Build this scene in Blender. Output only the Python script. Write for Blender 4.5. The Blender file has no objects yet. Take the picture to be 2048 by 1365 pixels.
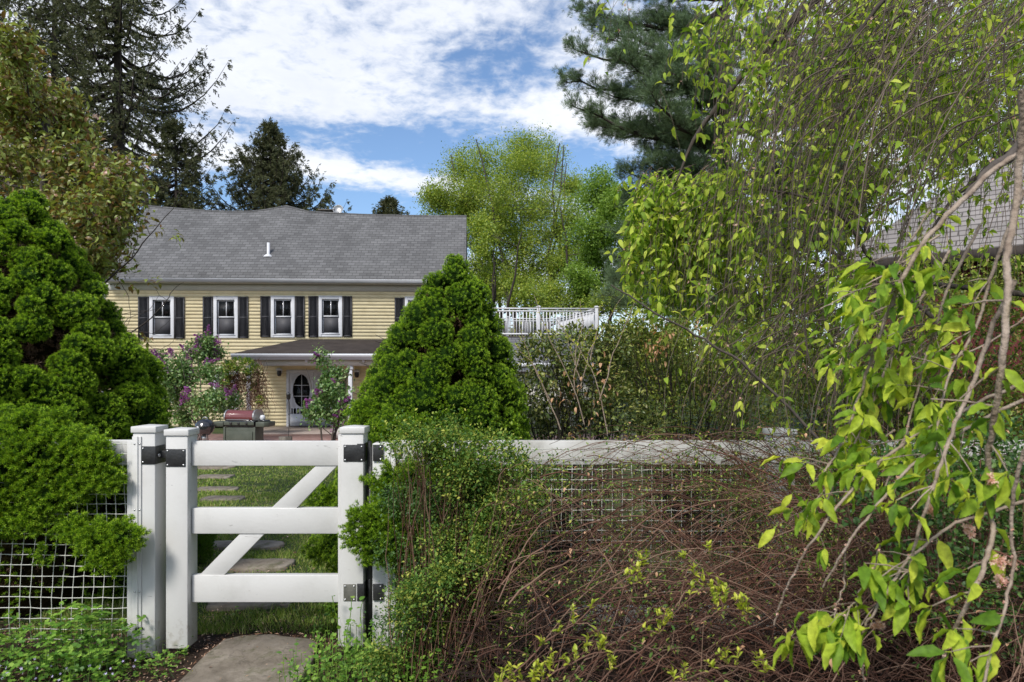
import bpy, math, numpy as np
from math import radians, sin, cos, pi, sqrt
from mathutils import Vector
rng = np.random.default_rng(7)
S = bpy.context.scene
COL = S.collection
F0, CX, HY, EYE = 1365.0, 1024.0, 745.0, 1.56

# ---------------------------------------------------------------- camera
cam_d = bpy.data.cameras.new("camera"); cam = bpy.data.objects.new("camera", cam_d); COL.objects.link(cam)
cam.location = (0, 0, EYE); cam.rotation_euler = (radians(90), 0, 0)
cam_d.sensor_width = 36; cam_d.lens = 24; cam_d.shift_y = (HY - 682.5) / 2048
cam_d.clip_start = 0.05; cam_d.clip_end = 3000
cam_d.dof.use_dof = True; cam_d.dof.focus_distance = 7.0; cam_d.dof.aperture_fstop = 6.3
S.camera = cam
# ---------------------------------------------------------------- view
S.view_settings.view_transform = 'Standard'; S.view_settings.look = 'None'
S.view_settings.exposure = 0.50; S.view_settings.gamma = 1
S.cycles.max_bounces = 6; S.cycles.transparent_max_bounces = 12
S.cycles.diffuse_bounces = 4; S.cycles.glossy_bounces = 2; S.cycles.transmission_bounces = 4
S.cycles.caustics_reflective = False; S.cycles.caustics_refractive = False
# ---------------------------------------------------------------- sun and sky
SUN_EL, SUN_AZ = 46.0, 206.0          # azimuth clockwise from +Y (north): behind the camera, to the left
sd = bpy.data.lights.new("sun", 'SUN'); sd.energy = 3.0; sd.angle = radians(12); sd.color = (1, .95, .88)
sun = bpy.data.objects.new("sun", sd); COL.objects.link(sun)
_d = Vector((sin(radians(SUN_AZ)) * cos(radians(SUN_EL)), cos(radians(SUN_AZ)) * cos(radians(SUN_EL)), sin(radians(SUN_EL))))
sun.rotation_euler = _d.to_track_quat('Z', 'Y').to_euler(); sun.location = _d * 50

def build_world():
    w = bpy.data.worlds.new("World"); S.world = w; w.use_nodes = True
    nt = w.node_tree; N = nt.nodes; L = nt.links; N.clear()
    out = N.new('ShaderNodeOutputWorld'); bg = N.new('ShaderNodeBackground'); L.new(bg.outputs[0], out.inputs[0])
    bg.inputs[1].default_value = 0.12
    sky = N.new('ShaderNodeTexSky'); sky.sky_type = 'NISHITA'; sky.sun_disc = False
    sky.sun_elevation = radians(SUN_EL); sky.sun_rotation = radians(SUN_AZ); sky.air_density = 1.0; sky.dust_density = 0.6; sky.ozone_density = 2.0
    tc = N.new('ShaderNodeTexCoord'); sep = N.new('ShaderNodeSeparateXYZ'); L.new(tc.outputs['Generated'], sep.inputs[0])
    def M(op, a, b=None, c=None, clamp=False):
        n = N.new('ShaderNodeMath'); n.operation = op; n.use_clamp = clamp
        for i, x in enumerate((a, b, c)):
            if x is None: continue
            if isinstance(x, (int, float)): n.inputs[i].default_value = x
            else: L.new(x, n.inputs[i])
        return n.outputs[0]
    X, Y, Z = sep.outputs
    zc = M('MAXIMUM', Z, 0.0)
    # flat cloud sheet high above: direction divided by height
    den = M('ADD', zc, 0.12)
    px = M('DIVIDE', X, den); py = M('DIVIDE', Y, den)
    cmb = N.new('ShaderNodeCombineXYZ'); L.new(px, cmb.inputs[0]); L.new(py, cmb.inputs[1])
    def noise(scale, det, rough, dist, off, sy=1.0):
        mp = N.new('ShaderNodeMapping'); L.new(cmb.outputs[0], mp.inputs[0]); mp.inputs['Location'].default_value = off
        mp.inputs['Scale'].default_value = (1, sy, 1)
        n = N.new('ShaderNodeTexNoise'); n.inputs['Scale'].default_value = scale; n.inputs['Detail'].default_value = det
        n.inputs['Roughness'].default_value = rough; n.inputs['Distortion'].default_value = dist
        L.new(mp.outputs[0], n.inputs['Vector']); return n.outputs[0]
    n1 = noise(1.3, 8, .62, .3, (3.1, 1.7, 0)); n2 = noise(7.0, 6, .6, .5, (0, 0, 0)); n4 = noise(19.0, 4, .6, .3, (2, 5, 0)); n3 = noise(0.9, 3, .5, .0, (7, 2, 0))
    # bearing of the direction (x over y) and slope (z over y) for the cloud banks in the north
    yy = M('MAXIMUM', M('ABSOLUTE', Y), .05)
    a = M('DIVIDE', X, yy); b = M('DIVIDE', Z, yy)
    def blob(ax, bx, ra, rb, slope, amp):
        da = M('DIVIDE', M('SUBTRACT', a, ax), ra)
        db = M('DIVIDE', M('SUBTRACT', M('SUBTRACT', b, bx), M('MULTIPLY', M('SUBTRACT', a, ax), slope)), rb)
        q = M('ADD', M('MULTIPLY', da, da), M('MULTIPLY', db, db))
        return M('MULTIPLY', M('POWER', 2.718, M('MULTIPLY', q, -1.0)), amp)
    def pa(x): return (x - CX) / F0
    def pb(y): return (HY - y) / F0
    terms = [blob(pa(560), pb(70), .36, .17, -.02, .30), blob(pa(760), pb(200), .36, .045, -.10, .22),
             blob(pa(640), pb(338), .26, .020, -.145, .62), blob(pa(1150), pb(235), .16, .035, -.05, .33),
             blob(pa(1050), pb(40), .25, .10, 0, .20), blob(pa(1500), pb(250), .30, .16, 0, .35),
             blob(pa(1300), pb(560), .5, .06, 0, .35), blob(pa(60), pb(250), .20, .30, 0, .4), blob(pa(1850), pb(150), .22, .3, 0, .35),
             blob(pa(800), pb(290), .5, .022, -.14, -.25), blob(pa(860), pb(130), .10, .05, .3, -.14), blob(pa(1010), pb(110), .05, .10, 0, -.12), blob(pa(640), pb(410), .4, .035, -.1, -.3), blob(pa(1120), pb(320), .2, .05, -.1, -.30), blob(pa(980), pb(160), .16, .07, .6, -.30), blob(pa(700), pb(60), .08, .05, .5, -.16)]
    t = terms[0]
    for k in terms[1:]: t = M('ADD', t, k)
    front = M('GREATER_THAN', Y, 0.0)
    t = M('ADD', M('MULTIPLY', t, front), M('MULTIPLY', M('SUBTRACT', 1.0, front), .2))
    d = M('ADD', M('ADD', M('MULTIPLY', n1, 1.0), M('ADD', M('MULTIPLY', n2, 1.0), M('MULTIPLY', n4, .75))), M('ADD', t, M('MULTIPLY', n3, .15)))
    mr = N.new('ShaderNodeMapRange'); mr.interpolation_type = 'SMOOTHSTEP'; L.new(d, mr.inputs[0])
    mr.inputs[1].default_value = 1.30; mr.inputs[2].default_value = 1.95
    shade = N.new('ShaderNodeMapRange'); L.new(M('ADD', M('MULTIPLY', n1, .6), M('MULTIPLY', n2, .3)), shade.inputs[0]); shade.inputs[1].default_value = .3; shade.inputs[2].default_value = .62
    cl = N.new('ShaderNodeMix'); cl.data_type = 'RGBA'; L.new(shade.outputs[0], cl.inputs[0])
    cl.inputs[6].default_value = (6.6, 6.75, 7.0, 1); cl.inputs[7].default_value = (4.9, 5.2, 5.9, 1)
    mx = N.new('ShaderNodeMix'); mx.data_type = 'RGBA'; L.new(mr.outputs[0], mx.inputs[0])
    blu = N.new('ShaderNodeMix'); blu.data_type = 'RGBA'; blu.blend_type = 'MULTIPLY'; blu.inputs[0].default_value = 1
    L.new(sky.outputs[0], blu.inputs[6]); blu.inputs[7].default_value = (.88, .96, 1.04, 1)
    L.new(blu.outputs[2], mx.inputs[6]); L.new(cl.outputs[2], mx.inputs[7])
    L.new(mx.outputs[2], bg.inputs[0])
    w.cycles.sampling_method = 'MANUAL'; w.cycles.sample_map_resolution = 512
build_world()

# ---------------------------------------------------------------- helpers
def W(px, py, Y):
    return np.array([(px - CX) / F0 * Y, Y, EYE + (HY - py) / F0 * Y])
def sm(a, b, x):
    t = np.clip((np.asarray(x, float) - a) / (b - a), 0, 1); return t * t * (3 - 2 * t)
def gz(y): return -0.46 * sm(4.6, 14.5, y)

class G:
    def __init__(s): s.v = []; s.f = []; s.n = 0
    def add(s, V, F):
        V = np.asarray(V, float).reshape(-1, 3)
        s.v.append(V)
        if isinstance(F, np.ndarray): s.f.append(F + s.n)
        else:
            by = {}
            for f in F: by.setdefault(len(f), []).append(f)
            for fs in by.values(): s.f.append(np.array(fs) + s.n)
        s.n += len(V); return s
    def box(s, c, d, rz=0, M=None):
        x, y, z = [k / 2 for k in d]
        V = np.array([[i * x, j * y, k * z] for i in (-1, 1) for j in (-1, 1) for k in (-1, 1)], float)
        if M is not None: V = V @ np.array(M).T
        if rz: V = V @ np.array([[cos(rz), sin(rz), 0], [-sin(rz), cos(rz), 0], [0, 0, 1]])
        return s.add(V + np.array(c), [(0, 1, 3, 2), (4, 6, 7, 5), (0, 4, 5, 1), (2, 3, 7, 6), (0, 2, 6, 4), (1, 5, 7, 3)])
    def bb(s, a, b):
        a = np.array(a, float); b = np.array(b, float); return s.box((a + b) / 2, np.abs(b - a))
    def bar(s, a, b, w, h):           # box beam from a to b, w across, h tall
        a = np.array(a, float); b = np.array(b, float); d = b - a; L = np.linalg.norm(d); d /= L
        up = np.array([0, 0, 1.]) if abs(d[2]) < .98 else np.array([0, 1., 0])
        x = np.cross(d, up); x /= np.linalg.norm(x); u = np.cross(x, d)
        return s.box((a + b) / 2, (w, L, h), M=np.stack([x, d, u], 1))
    def tubes(s, P, R, sides=5, cap=False):   # P (N,K,3)  R (N,K) or (K,)
        P = np.asarray(P, float)
        if P.ndim == 2: P = P[None]
        N, K, _ = P.shape; R = np.broadcast_to(np.asarray(R, float), (N, K))
        T = np.gradient(P, axis=1); T /= np.linalg.norm(T, axis=2, keepdims=True) + 1e-9
        m = np.abs(P[:, -1] - P[:, 0]); ref = np.eye(3)[np.argmin(m, 1)]
        A = np.cross(T, ref[:, None, :]); A /= np.linalg.norm(A, axis=2, keepdims=True) + 1e-9
        B = np.cross(T, A)
        th = np.arange(sides) * 2 * pi / sides
        V = P[:, :, None, :] + R[:, :, None, None] * (A[:, :, None, :] * np.cos(th)[None, None, :, None] + B[:, :, None, :] * np.sin(th)[None, None, :, None])
        n, k, j = np.meshgrid(np.arange(N), np.arange(K - 1), np.arange(sides), indexing='ij')
        j2 = (j + 1) % sides; base = n * K * sides
        Fq = np.stack([base + k * sides + j, base + k * sides + j2, base + (k + 1) * sides + j2, base + (k + 1) * sides + j], -1).reshape(-1, 4)
        s.add(V.reshape(-1, 3), Fq)
        if cap:
            for q in (0, K - 1):
                idx = (np.arange(N)[:, None] * K * sides + q * sides + np.arange(sides)[None, :])
                s.f.append(idx + s.n - N * K * sides)
        return s
    def lathe(s, prof, c=(0, 0, 0), seg=24, M=None):   # prof [(r,z)]
        prof = np.array(prof, float); K = len(prof); th = np.arange(seg) * 2 * pi / seg
        V = np.stack([prof[:, None, 0] * np.cos(th), prof[:, None, 0] * np.sin(th), np.repeat(prof[:, 1:2], seg, 1)], -1).reshape(-1, 3)
        if M is not None: V = V @ np.array(M).T
        k, j = np.meshgrid(np.arange(K - 1), np.arange(seg), indexing='ij'); j2 = (j + 1) % seg
        s.add(V + np.array(c), np.stack([k * seg + j, k * seg + j2, (k + 1) * seg + j2, (k + 1) * seg + j], -1).reshape(-1, 4))
        return s
    def prism(s, poly, a, b, axis=1):  # polygon in the two other axes, extruded along axis from a to b
        n = len(poly); V = []
        for q in (a, b):
            for p in poly:
                t = list(p); t.insert(axis, q); V.append(t)
        F = [tuple(range(n)), tuple(range(2 * n - 1, n - 1, -1))] + [(i, (i + 1) % n, n + (i + 1) % n, n + i) for i in range(n)]
        return s.add(V, F)
    def scatter(s, TV, TF, pos, Rm, sc):
        pos = np.asarray(pos); N = len(pos)
        if N == 0: return s
        sc = np.asarray(sc, float)
        if sc.ndim == 1: sc = sc[:, None, None]
        else: sc = sc[:, None, :]
        TV = np.asarray(TV, float)
        V = np.einsum('nij,nkj->nki', Rm, TV[None] * sc) + pos[:, None, :]
        off = (np.arange(N) * len(TV))[:, None, None]
        s.v.append(V.reshape(-1, 3))
        by = {}
        for f in TF: by.setdefault(len(f), []).append(f)
        for fs in by.values():
            A = np.array(fs)[None] + off; s.f.append(A.reshape(-1, A.shape[-1]) + s.n)
        s.n += N * len(TV); return s
    def build(s, name, mat=None, parent=None, smooth=False, bevel=0, loc=None):
        me = bpy.data.meshes.new(name)
        V = np.concatenate(s.v) if s.v else np.zeros((0, 3))
        me.vertices.add(len(V)); me.vertices.foreach_set('co', V.astype(np.float32).ravel())
        tot = sum(f.size for f in s.f); nf = sum(len(f) for f in s.f)
        me.loops.add(tot); me.polygons.add(nf)
        me.loops.foreach_set('vertex_index', np.concatenate([f.ravel() for f in s.f]).astype(np.int32))
        cnt = np.concatenate([np.full(len(f), f.shape[1]) for f in s.f]); st = np.concatenate([[0], np.cumsum(cnt)[:-1]])
        me.polygons.foreach_set('loop_start', st.astype(np.int32))
        if smooth: me.polygons.foreach_set('use_smooth', np.ones(nf, bool))
        me.update(calc_edges=True)
        if mat: me.materials.append(mat)
        o = bpy.data.objects.new(name, me); COL.objects.link(o)
        if parent: o.parent = parent
        if loc is not None: o.location = loc
        if bevel:
            m = o.modifiers.new('bevel', 'BEVEL'); m.width = bevel; m.segments = 2; m.limit_method = 'ANGLE'
        return o

def tag(o, label=None, cat=None, group=None, kind=None):
    if label: o['label'] = label
    if cat: o['category'] = cat
    if group: o['group'] = group
    if kind: o['kind'] = kind
    return o
def thing(name, label, cat, loc=(0, 0, 0), rz=0, group=None):
    o = bpy.data.objects.new(name, None); COL.objects.link(o); o.empty_display_size = .2
    o.location = loc; o.rotation_euler = (0, 0, rz); return tag(o, label, cat, group)
def dup(o, parent=None):
    c = o.copy(); COL.objects.link(c); c.parent = parent
    for ch in list(o.children): dup(ch, c)
    return c

def frames(D, roll=None):      # local +Y -> D, local +Z -> roughly up
    D = np.asarray(D, float); D = D / (np.linalg.norm(D, axis=1, keepdims=True) + 1e-9); N = len(D)
    up = np.tile([0, 0, 1.], (N, 1)); up[np.abs(D[:, 2]) > .97] = [1, 0, 0]
    X = np.cross(D, up); X /= np.linalg.norm(X, axis=1, keepdims=True) + 1e-9
    Z = np.cross(X, D)
    if roll is not None:
        c = np.cos(roll)[:, None]; q = np.sin(roll)[:, None]; X, Z = X * c + Z * q, Z * c - X * q
    return np.stack([X, D, Z], -1)
def rdir(N, bias=(0, 0, 0), w=1.0):
    d = rng.normal(size=(N, 3)); d /= np.linalg.norm(d, axis=1, keepdims=True)
    d = d * w + np.array(bias); return d / (np.linalg.norm(d, axis=1, keepdims=True) + 1e-9)

# leaf templates: along +Y, unit length
def leaf_t(w=.45, fold=.12, curl=-.12):
    h = w / 2
    V = [(0, 0, 0), (0, .3, .03), (0, .68, 0), (0, 1, curl), (-h * .85, .3, fold), (h * .85, .3, fold), (-h * .8, .66, fold * .7 + curl * .3), (h * .8, .66, fold * .7 + curl * .3)]
    F = [(0, 1, 4), (0, 5, 1), (4, 1, 2, 6), (1, 5, 7, 2), (6, 2, 3), (2, 7, 3)]
    return V, F
def leaf_big(w=.36, fold=.10, curl=-.25, stalk=.14):
    ys = [0, .12, .3, .5, .7, .87, 1]; ws = [0, .5, .92, 1, .78, .4, 0]
    V = []; F = []
    for i, (y, q) in enumerate(zip(ys, ws)):
        z = curl * (y ** 2); x = w / 2 * q; e = fold * q + .03 * (-1) ** i * (q > 0)
        V += [(0, y + stalk, z), (-x, y + stalk - .02 * (i % 2), z + e), (x, y + stalk + .02 * (i % 2), z + e)]
    for i in range(len(ys) - 1):
        a = 3 * i; b = a + 3
        F += [(a, b, b + 1, a + 1), (a, a + 2, b + 2, b)]
    n = len(V); V += [(-.012, 0, .02), (.012, 0, .02), (.012, stalk, 0), (-.012, stalk, 0)]; F += [(n, n + 1, n + 2, n + 3)]
    return V, F
def quad_leaf(w=.5, f=.15):
    return [(0, 0, 0), (w / 2, .5, f), (0, 1, 0), (-w / 2, .5, f)], [(0, 1, 2), (0, 2, 3)]
def tuft(n, spread, width, seed=1, l0=.7):     # a shoot tip of n needle blades around +Y
    r = np.random.default_rng(seed); V = []; F = []
    for i in range(n):
        az = 2 * pi * i * .618 + r.uniform(-.2, .2); t = (i + .5) / n; th = spread * (.12 + .88 * t)
        d = np.array([sin(th) * cos(az), cos(th), sin(th) * sin(az)]); l = r.uniform(l0, 1)
        s = np.cross(d, r.normal(size=3)); s /= np.linalg.norm(s)
        b = np.array([0, .25 * (1 - t), 0]); k = len(V)
        V += list(map(tuple, [b, b + d * l * .5 + s * width / 2, b + d * l, b + d * l * .5 - s * width / 2])); F += [(k, k + 1, k + 2, k + 3)]
    return V, F
def tuft3(n, spread, width, seed=1):      # cheap tuft, one triangle per needle
    r = np.random.default_rng(seed); V = []; F = []
    for i in range(n):
        az = 2 * pi * i * .618; t = (i + .5) / n; th = spread * (.1 + .9 * t); d = np.array([sin(th) * cos(az), cos(th), sin(th) * sin(az)]); q = np.cross(d, r.normal(size=3)); q /= np.linalg.norm(q); k = len(V); b = d * .08
        V += list(map(tuple, [b - q * width / 2 + d * .2, b + q * width / 2 + d * .2, d * r.uniform(.75, 1)])); F.append((k, k + 1, k + 2))
    return V, F
def brush(n, ln, width, seed=1):          # needles set along a shoot
    r = np.random.default_rng(seed); V = []; F = []
    for i in range(n):
        az = 2 * pi * i * .618; y = i / n * .8; d = np.array([cos(az) * .8, .6, sin(az) * .8]); q = np.cross(d, r.normal(size=3)); q /= np.linalg.norm(q); k = len(V); b = np.array([0, y, 0])
        V += list(map(tuple, [b - q * width / 2, b + q * width / 2, b + d * ln])); F.append((k, k + 1, k + 2))
    return V, F
def flower5():
    V = []; F = []
    for i in range(5):
        a = 2 * pi * i / 5; k = len(V)
        V += [(0, 0, 0), (cos(a - .5) * .6, .3, sin(a - .5) * .6), (cos(a), .35, sin(a)), (cos(a + .5) * .6, .3, sin(a + .5) * .6)]; F += [(k, k + 1, k + 2, k + 3)]
    return V, F

# ---------------------------------------------------------------- materials
def nmat(name):
    m = bpy.data.materials.new(name); m.use_nodes = True; nt = m.node_tree
    return m, nt.nodes, nt.links, nt.nodes['Principled BSDF']
def ramp(N, cols, interp='LINEAR'):
    r = N.new('ShaderNodeValToRGB'); e = r.color_ramp.elements; r.color_ramp.interpolation = interp
    n = len(cols)
    while len(e) < n: e.new(.5)
    for i, c in enumerate(cols):
        if len(c) == 4: p, c = c[0], c[1:]
        else: p = i / (n - 1)
        e[i].position = p; e[i].color = (*c, 1)
    return r
def leafmat(name, cols, trans=.35, rough=.45, spec=.35, tcol=1.25, gain=1.75, mottle=0):
    cols = [tuple(min(.85, k * gain) for k in c) for c in cols]
    m, N, L, b = nmat(name)
    g = N.new('ShaderNodeNewGeometry'); r = ramp(N, cols); L.new(g.outputs['Random Per Island'], r.inputs[0])
    if mottle:
        tc = N.new('ShaderNodeTexCoord'); n = N.new('ShaderNodeTexNoise'); n.inputs['Scale'].default_value = mottle; n.inputs['Detail'].default_value = 4; L.new(tc.outputs['Object'], n.inputs['Vector'])
        mr = N.new('ShaderNodeMapRange'); L.new(n.outputs[0], mr.inputs[0]); mr.inputs[1].default_value = .3; mr.inputs[2].default_value = .7; mr.inputs[3].default_value = .62; mr.inputs[4].default_value = 1.2
        q = N.new('ShaderNodeVectorMath'); q.operation = 'SCALE'; L.new(r.outputs[0], q.inputs[0]); L.new(mr.outputs[0], q.inputs['Scale']); r = q
        bp = N.new('ShaderNodeBump'); bp.inputs['Strength'].default_value = .5; bp.inputs['Distance'].default_value = .004; L.new(n.outputs[0], bp.inputs['Height']); L.new(bp.outputs[0], b.inputs['Normal'])
    L.new(r.outputs[0], b.inputs['Base Color']); b.inputs['Roughness'].default_value = rough; b.inputs['Specular IOR Level'].default_value = spec
    if trans > 0:
        t = N.new('ShaderNodeBsdfTranslucent'); mx = N.new('ShaderNodeMixShader'); mx.inputs[0].default_value = trans
        mu = N.new('ShaderNodeMix'); mu.data_type = 'RGBA'; mu.blend_type = 'MULTIPLY'; mu.inputs[0].default_value = 1
        L.new(r.outputs[0], mu.inputs[6]); mu.inputs[7].default_value = (tcol * 1.1, tcol * 1.1, tcol * .6, 1)
        L.new(mu.outputs[2], t.inputs[0]); L.new(b.outputs[0], mx.inputs[1]); L.new(t.outputs[0], mx.inputs[2])
        L.new(mx.outputs[0], N['Material Output'].inputs[0])
    return m
def surf(name, cols, scale=6, rough=.7, detail=6, bump=0, bscale=None, spec=.3, stretch=(1, 1, 1), metal=0, coat=0):
    m, N, L, b = nmat(name)
    tc = N.new('ShaderNodeTexCoord'); mp = N.new('ShaderNodeMapping'); mp.inputs['Scale'].default_value = stretch
    L.new(tc.outputs['Object'], mp.inputs[0])
    n = N.new('ShaderNodeTexNoise'); n.inputs['Scale'].default_value = scale; n.inputs['Detail'].default_value = detail; n.inputs['Roughness'].default_value = .62
    L.new(mp.outputs[0], n.inputs['Vector']); c0 = [c if len(c) == 4 else (.28 + .44 * i / max(1, len(cols) - 1), *c) for i, c in enumerate(cols)]
    r = ramp(N, c0); L.new(n.outputs[0], r.inputs[0]); L.new(r.outputs[0], b.inputs['Base Color'])
    b.inputs['Roughness'].default_value = rough; b.inputs['Specular IOR Level'].default_value = spec; b.inputs['Metallic'].default_value = metal; b.inputs['Coat Weight'].default_value = coat
    if bump:
        n2 = N.new('ShaderNodeTexNoise'); n2.inputs['Scale'].default_value = bscale or scale * 4; n2.inputs['Detail'].default_value = 6
        L.new(mp.outputs[0], n2.inputs['Vector']); bp = N.new('ShaderNodeBump'); bp.inputs['Strength'].default_value = bump; bp.inputs['Distance'].default_value = .02
        L.new(n2.outputs[0], bp.inputs['Height']); L.new(bp.outputs[0], b.inputs['Normal'])
    return m
def brickmat(name, c1, c2, mortar, w, h, kz=1.0, msize=.012, bump=.5, plane='xz', rough=.9, blotch=.35, offset=.5, rot=0):
    m, N, L, b = nmat(name)
    tc = N.new('ShaderNodeTexCoord'); sp = N.new('ShaderNodeSeparateXYZ'); L.new(tc.outputs['Object'], sp.inputs[0])
    cb = N.new('ShaderNodeCombineXYZ'); L.new(sp.outputs[0], cb.inputs[0])
    mu = N.new('ShaderNodeMath'); mu.operation = 'MULTIPLY'; L.new(sp.outputs[2 if plane == 'xz' else 1], mu.inputs[0]); mu.inputs[1].default_value = kz; L.new(mu.outputs[0], cb.inputs[1])
    mp = N.new('ShaderNodeMapping'); mp.inputs['Rotation'].default_value = (0, 0, rot); L.new(cb.outputs[0], mp.inputs[0])
    k = N.new('ShaderNodeTexBrick'); L.new(mp.outputs[0], k.inputs['Vector']); k.inputs['Scale'].default_value = 1
    k.inputs['Brick Width'].default_value = w; k.inputs['Row Height'].default_value = h; k.inputs['Mortar Size'].default_value = msize; k.offset = offset
    k.inputs['Color1'].default_value = (*c1, 1); k.inputs['Color2'].default_value = (*c2, 1); k.inputs['Mortar'].default_value = (*mortar, 1); k.inputs['Mortar Smooth'].default_value = .2
    n = N.new('ShaderNodeTexNoise'); n.inputs['Scale'].default_value = 1.1; n.inputs['Detail'].default_value = 7; L.new(cb.outputs[0], n.inputs['Vector'])
    mr = N.new('ShaderNodeMapRange'); L.new(n.outputs[0], mr.inputs[0]); mr.inputs[1].default_value = .3; mr.inputs[2].default_value = .7; mr.inputs[3].default_value = 1 - blotch; mr.inputs[4].default_value = 1 + blotch
    x = N.new('ShaderNodeVectorMath'); x.operation = 'SCALE'; L.new(k.outputs[0], x.inputs[0]); L.new(mr.outputs[0], x.inputs['Scale'])
    L.new(x.outputs[0], b.inputs['Base Color']); b.inputs['Roughness'].default_value = rough; b.inputs['Specular IOR Level'].default_value = .2
    bp = N.new('ShaderNodeBump'); bp.inputs['Strength'].default_value = bump; bp.inputs['Distance'].default_value = .015; bp.invert = True
    L.new(k.outputs['Fac'], bp.inputs['Height']); L.new(bp.outputs[0], b.inputs['Normal'])
    return m
def glassmat(name, tint=(.02, .022, .025), op=.35):
    m, N, L, b = nmat(name)
    b.inputs['Base Color'].default_value = (*tint, 1); b.inputs['Roughness'].default_value = .04; b.inputs['Specular IOR Level'].default_value = .5
    t = N.new('ShaderNodeBsdfTransparent'); mx = N.new('ShaderNodeMixShader'); mx.inputs[0].default_value = op
    fr = N.new('ShaderNodeFresnel'); fr.inputs[0].default_value = 1.5
    ad = N.new('ShaderNodeMath'); ad.operation = 'ADD'; ad.use_clamp = True; L.new(fr.outputs[0], ad.inputs[0]); ad.inputs[1].default_value = op
    L.new(ad.outputs[0], mx.inputs[0]); L.new(t.outputs[0], mx.inputs[1]); L.new(b.outputs[0], mx.inputs[2]); L.new(mx.outputs[0], N['Material Output'].inputs[0])
    return m

def vinylmat():
    m = surf('white_vinyl', [(.47, .465, .445), (.56, .555, .54), (.59, .585, .57)], 2.2, .38, 8, .05, 60, .4)
    N = m.node_tree.nodes; L = m.node_tree.links; b = N['Principled BSDF']
    tc = N.new('ShaderNodeTexCoord'); src = b.inputs['Base Color'].links[0].from_socket
    # scuffs: thin streaks
    mp = N.new('ShaderNodeMapping'); mp.inputs['Scale'].default_value = (9, 9, 30); mp.inputs['Rotation'].default_value = (.3, .5, .2); L.new(tc.outputs['Object'], mp.inputs[0])
    n = N.new('ShaderNodeTexNoise'); n.inputs['Scale'].default_value = 1.3; n.inputs['Detail'].default_value = 3; n.inputs['Distortion'].default_value = 1.5; L.new(mp.outputs[0], n.inputs['Vector'])
    r = ramp(N, [(.69, 0, 0, 0), (.74, .55, .55, .55)]); L.new(n.outputs[0], r.inputs[0])
    # splashed soil near the ground
    sp = N.new('ShaderNodeSeparateXYZ'); ge = N.new('ShaderNodeNewGeometry'); L.new(ge.outputs['Position'], sp.inputs[0])
    n2 = N.new('ShaderNodeTexNoise'); n2.inputs['Scale'].default_value = 30; n2.inputs['Detail'].default_value = 6; L.new(tc.outputs['Object'], n2.inputs['Vector'])
    a = N.new('ShaderNodeMath'); a.operation = 'MULTIPLY_ADD'; L.new(sp.outputs[2], a.inputs[0]); a.inputs[1].default_value = -.95; L.new(n2.outputs[0], a.inputs[2])
    r2 = ramp(N, [(.38, 0, 0, 0), (.62, .55, .55, .55)]); L.new(a.outputs[0], r2.inputs[0])
    m1 = N.new('ShaderNodeMix'); m1.data_type = 'RGBA'; L.new(r.outputs[0], m1.inputs[0]); L.new(src, m1.inputs[6]); m1.inputs[7].default_value = (.2, .19, .18, 1)
    m2 = N.new('ShaderNodeMix'); m2.data_type = 'RGBA'; L.new(r2.outputs[0], m2.inputs[0]); L.new(m1.outputs[2], m2.inputs[6]); m2.inputs[7].default_value = (.26, .22, .16, 1)
    L.new(m2.outputs[2], b.inputs['Base Color']); return m
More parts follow.
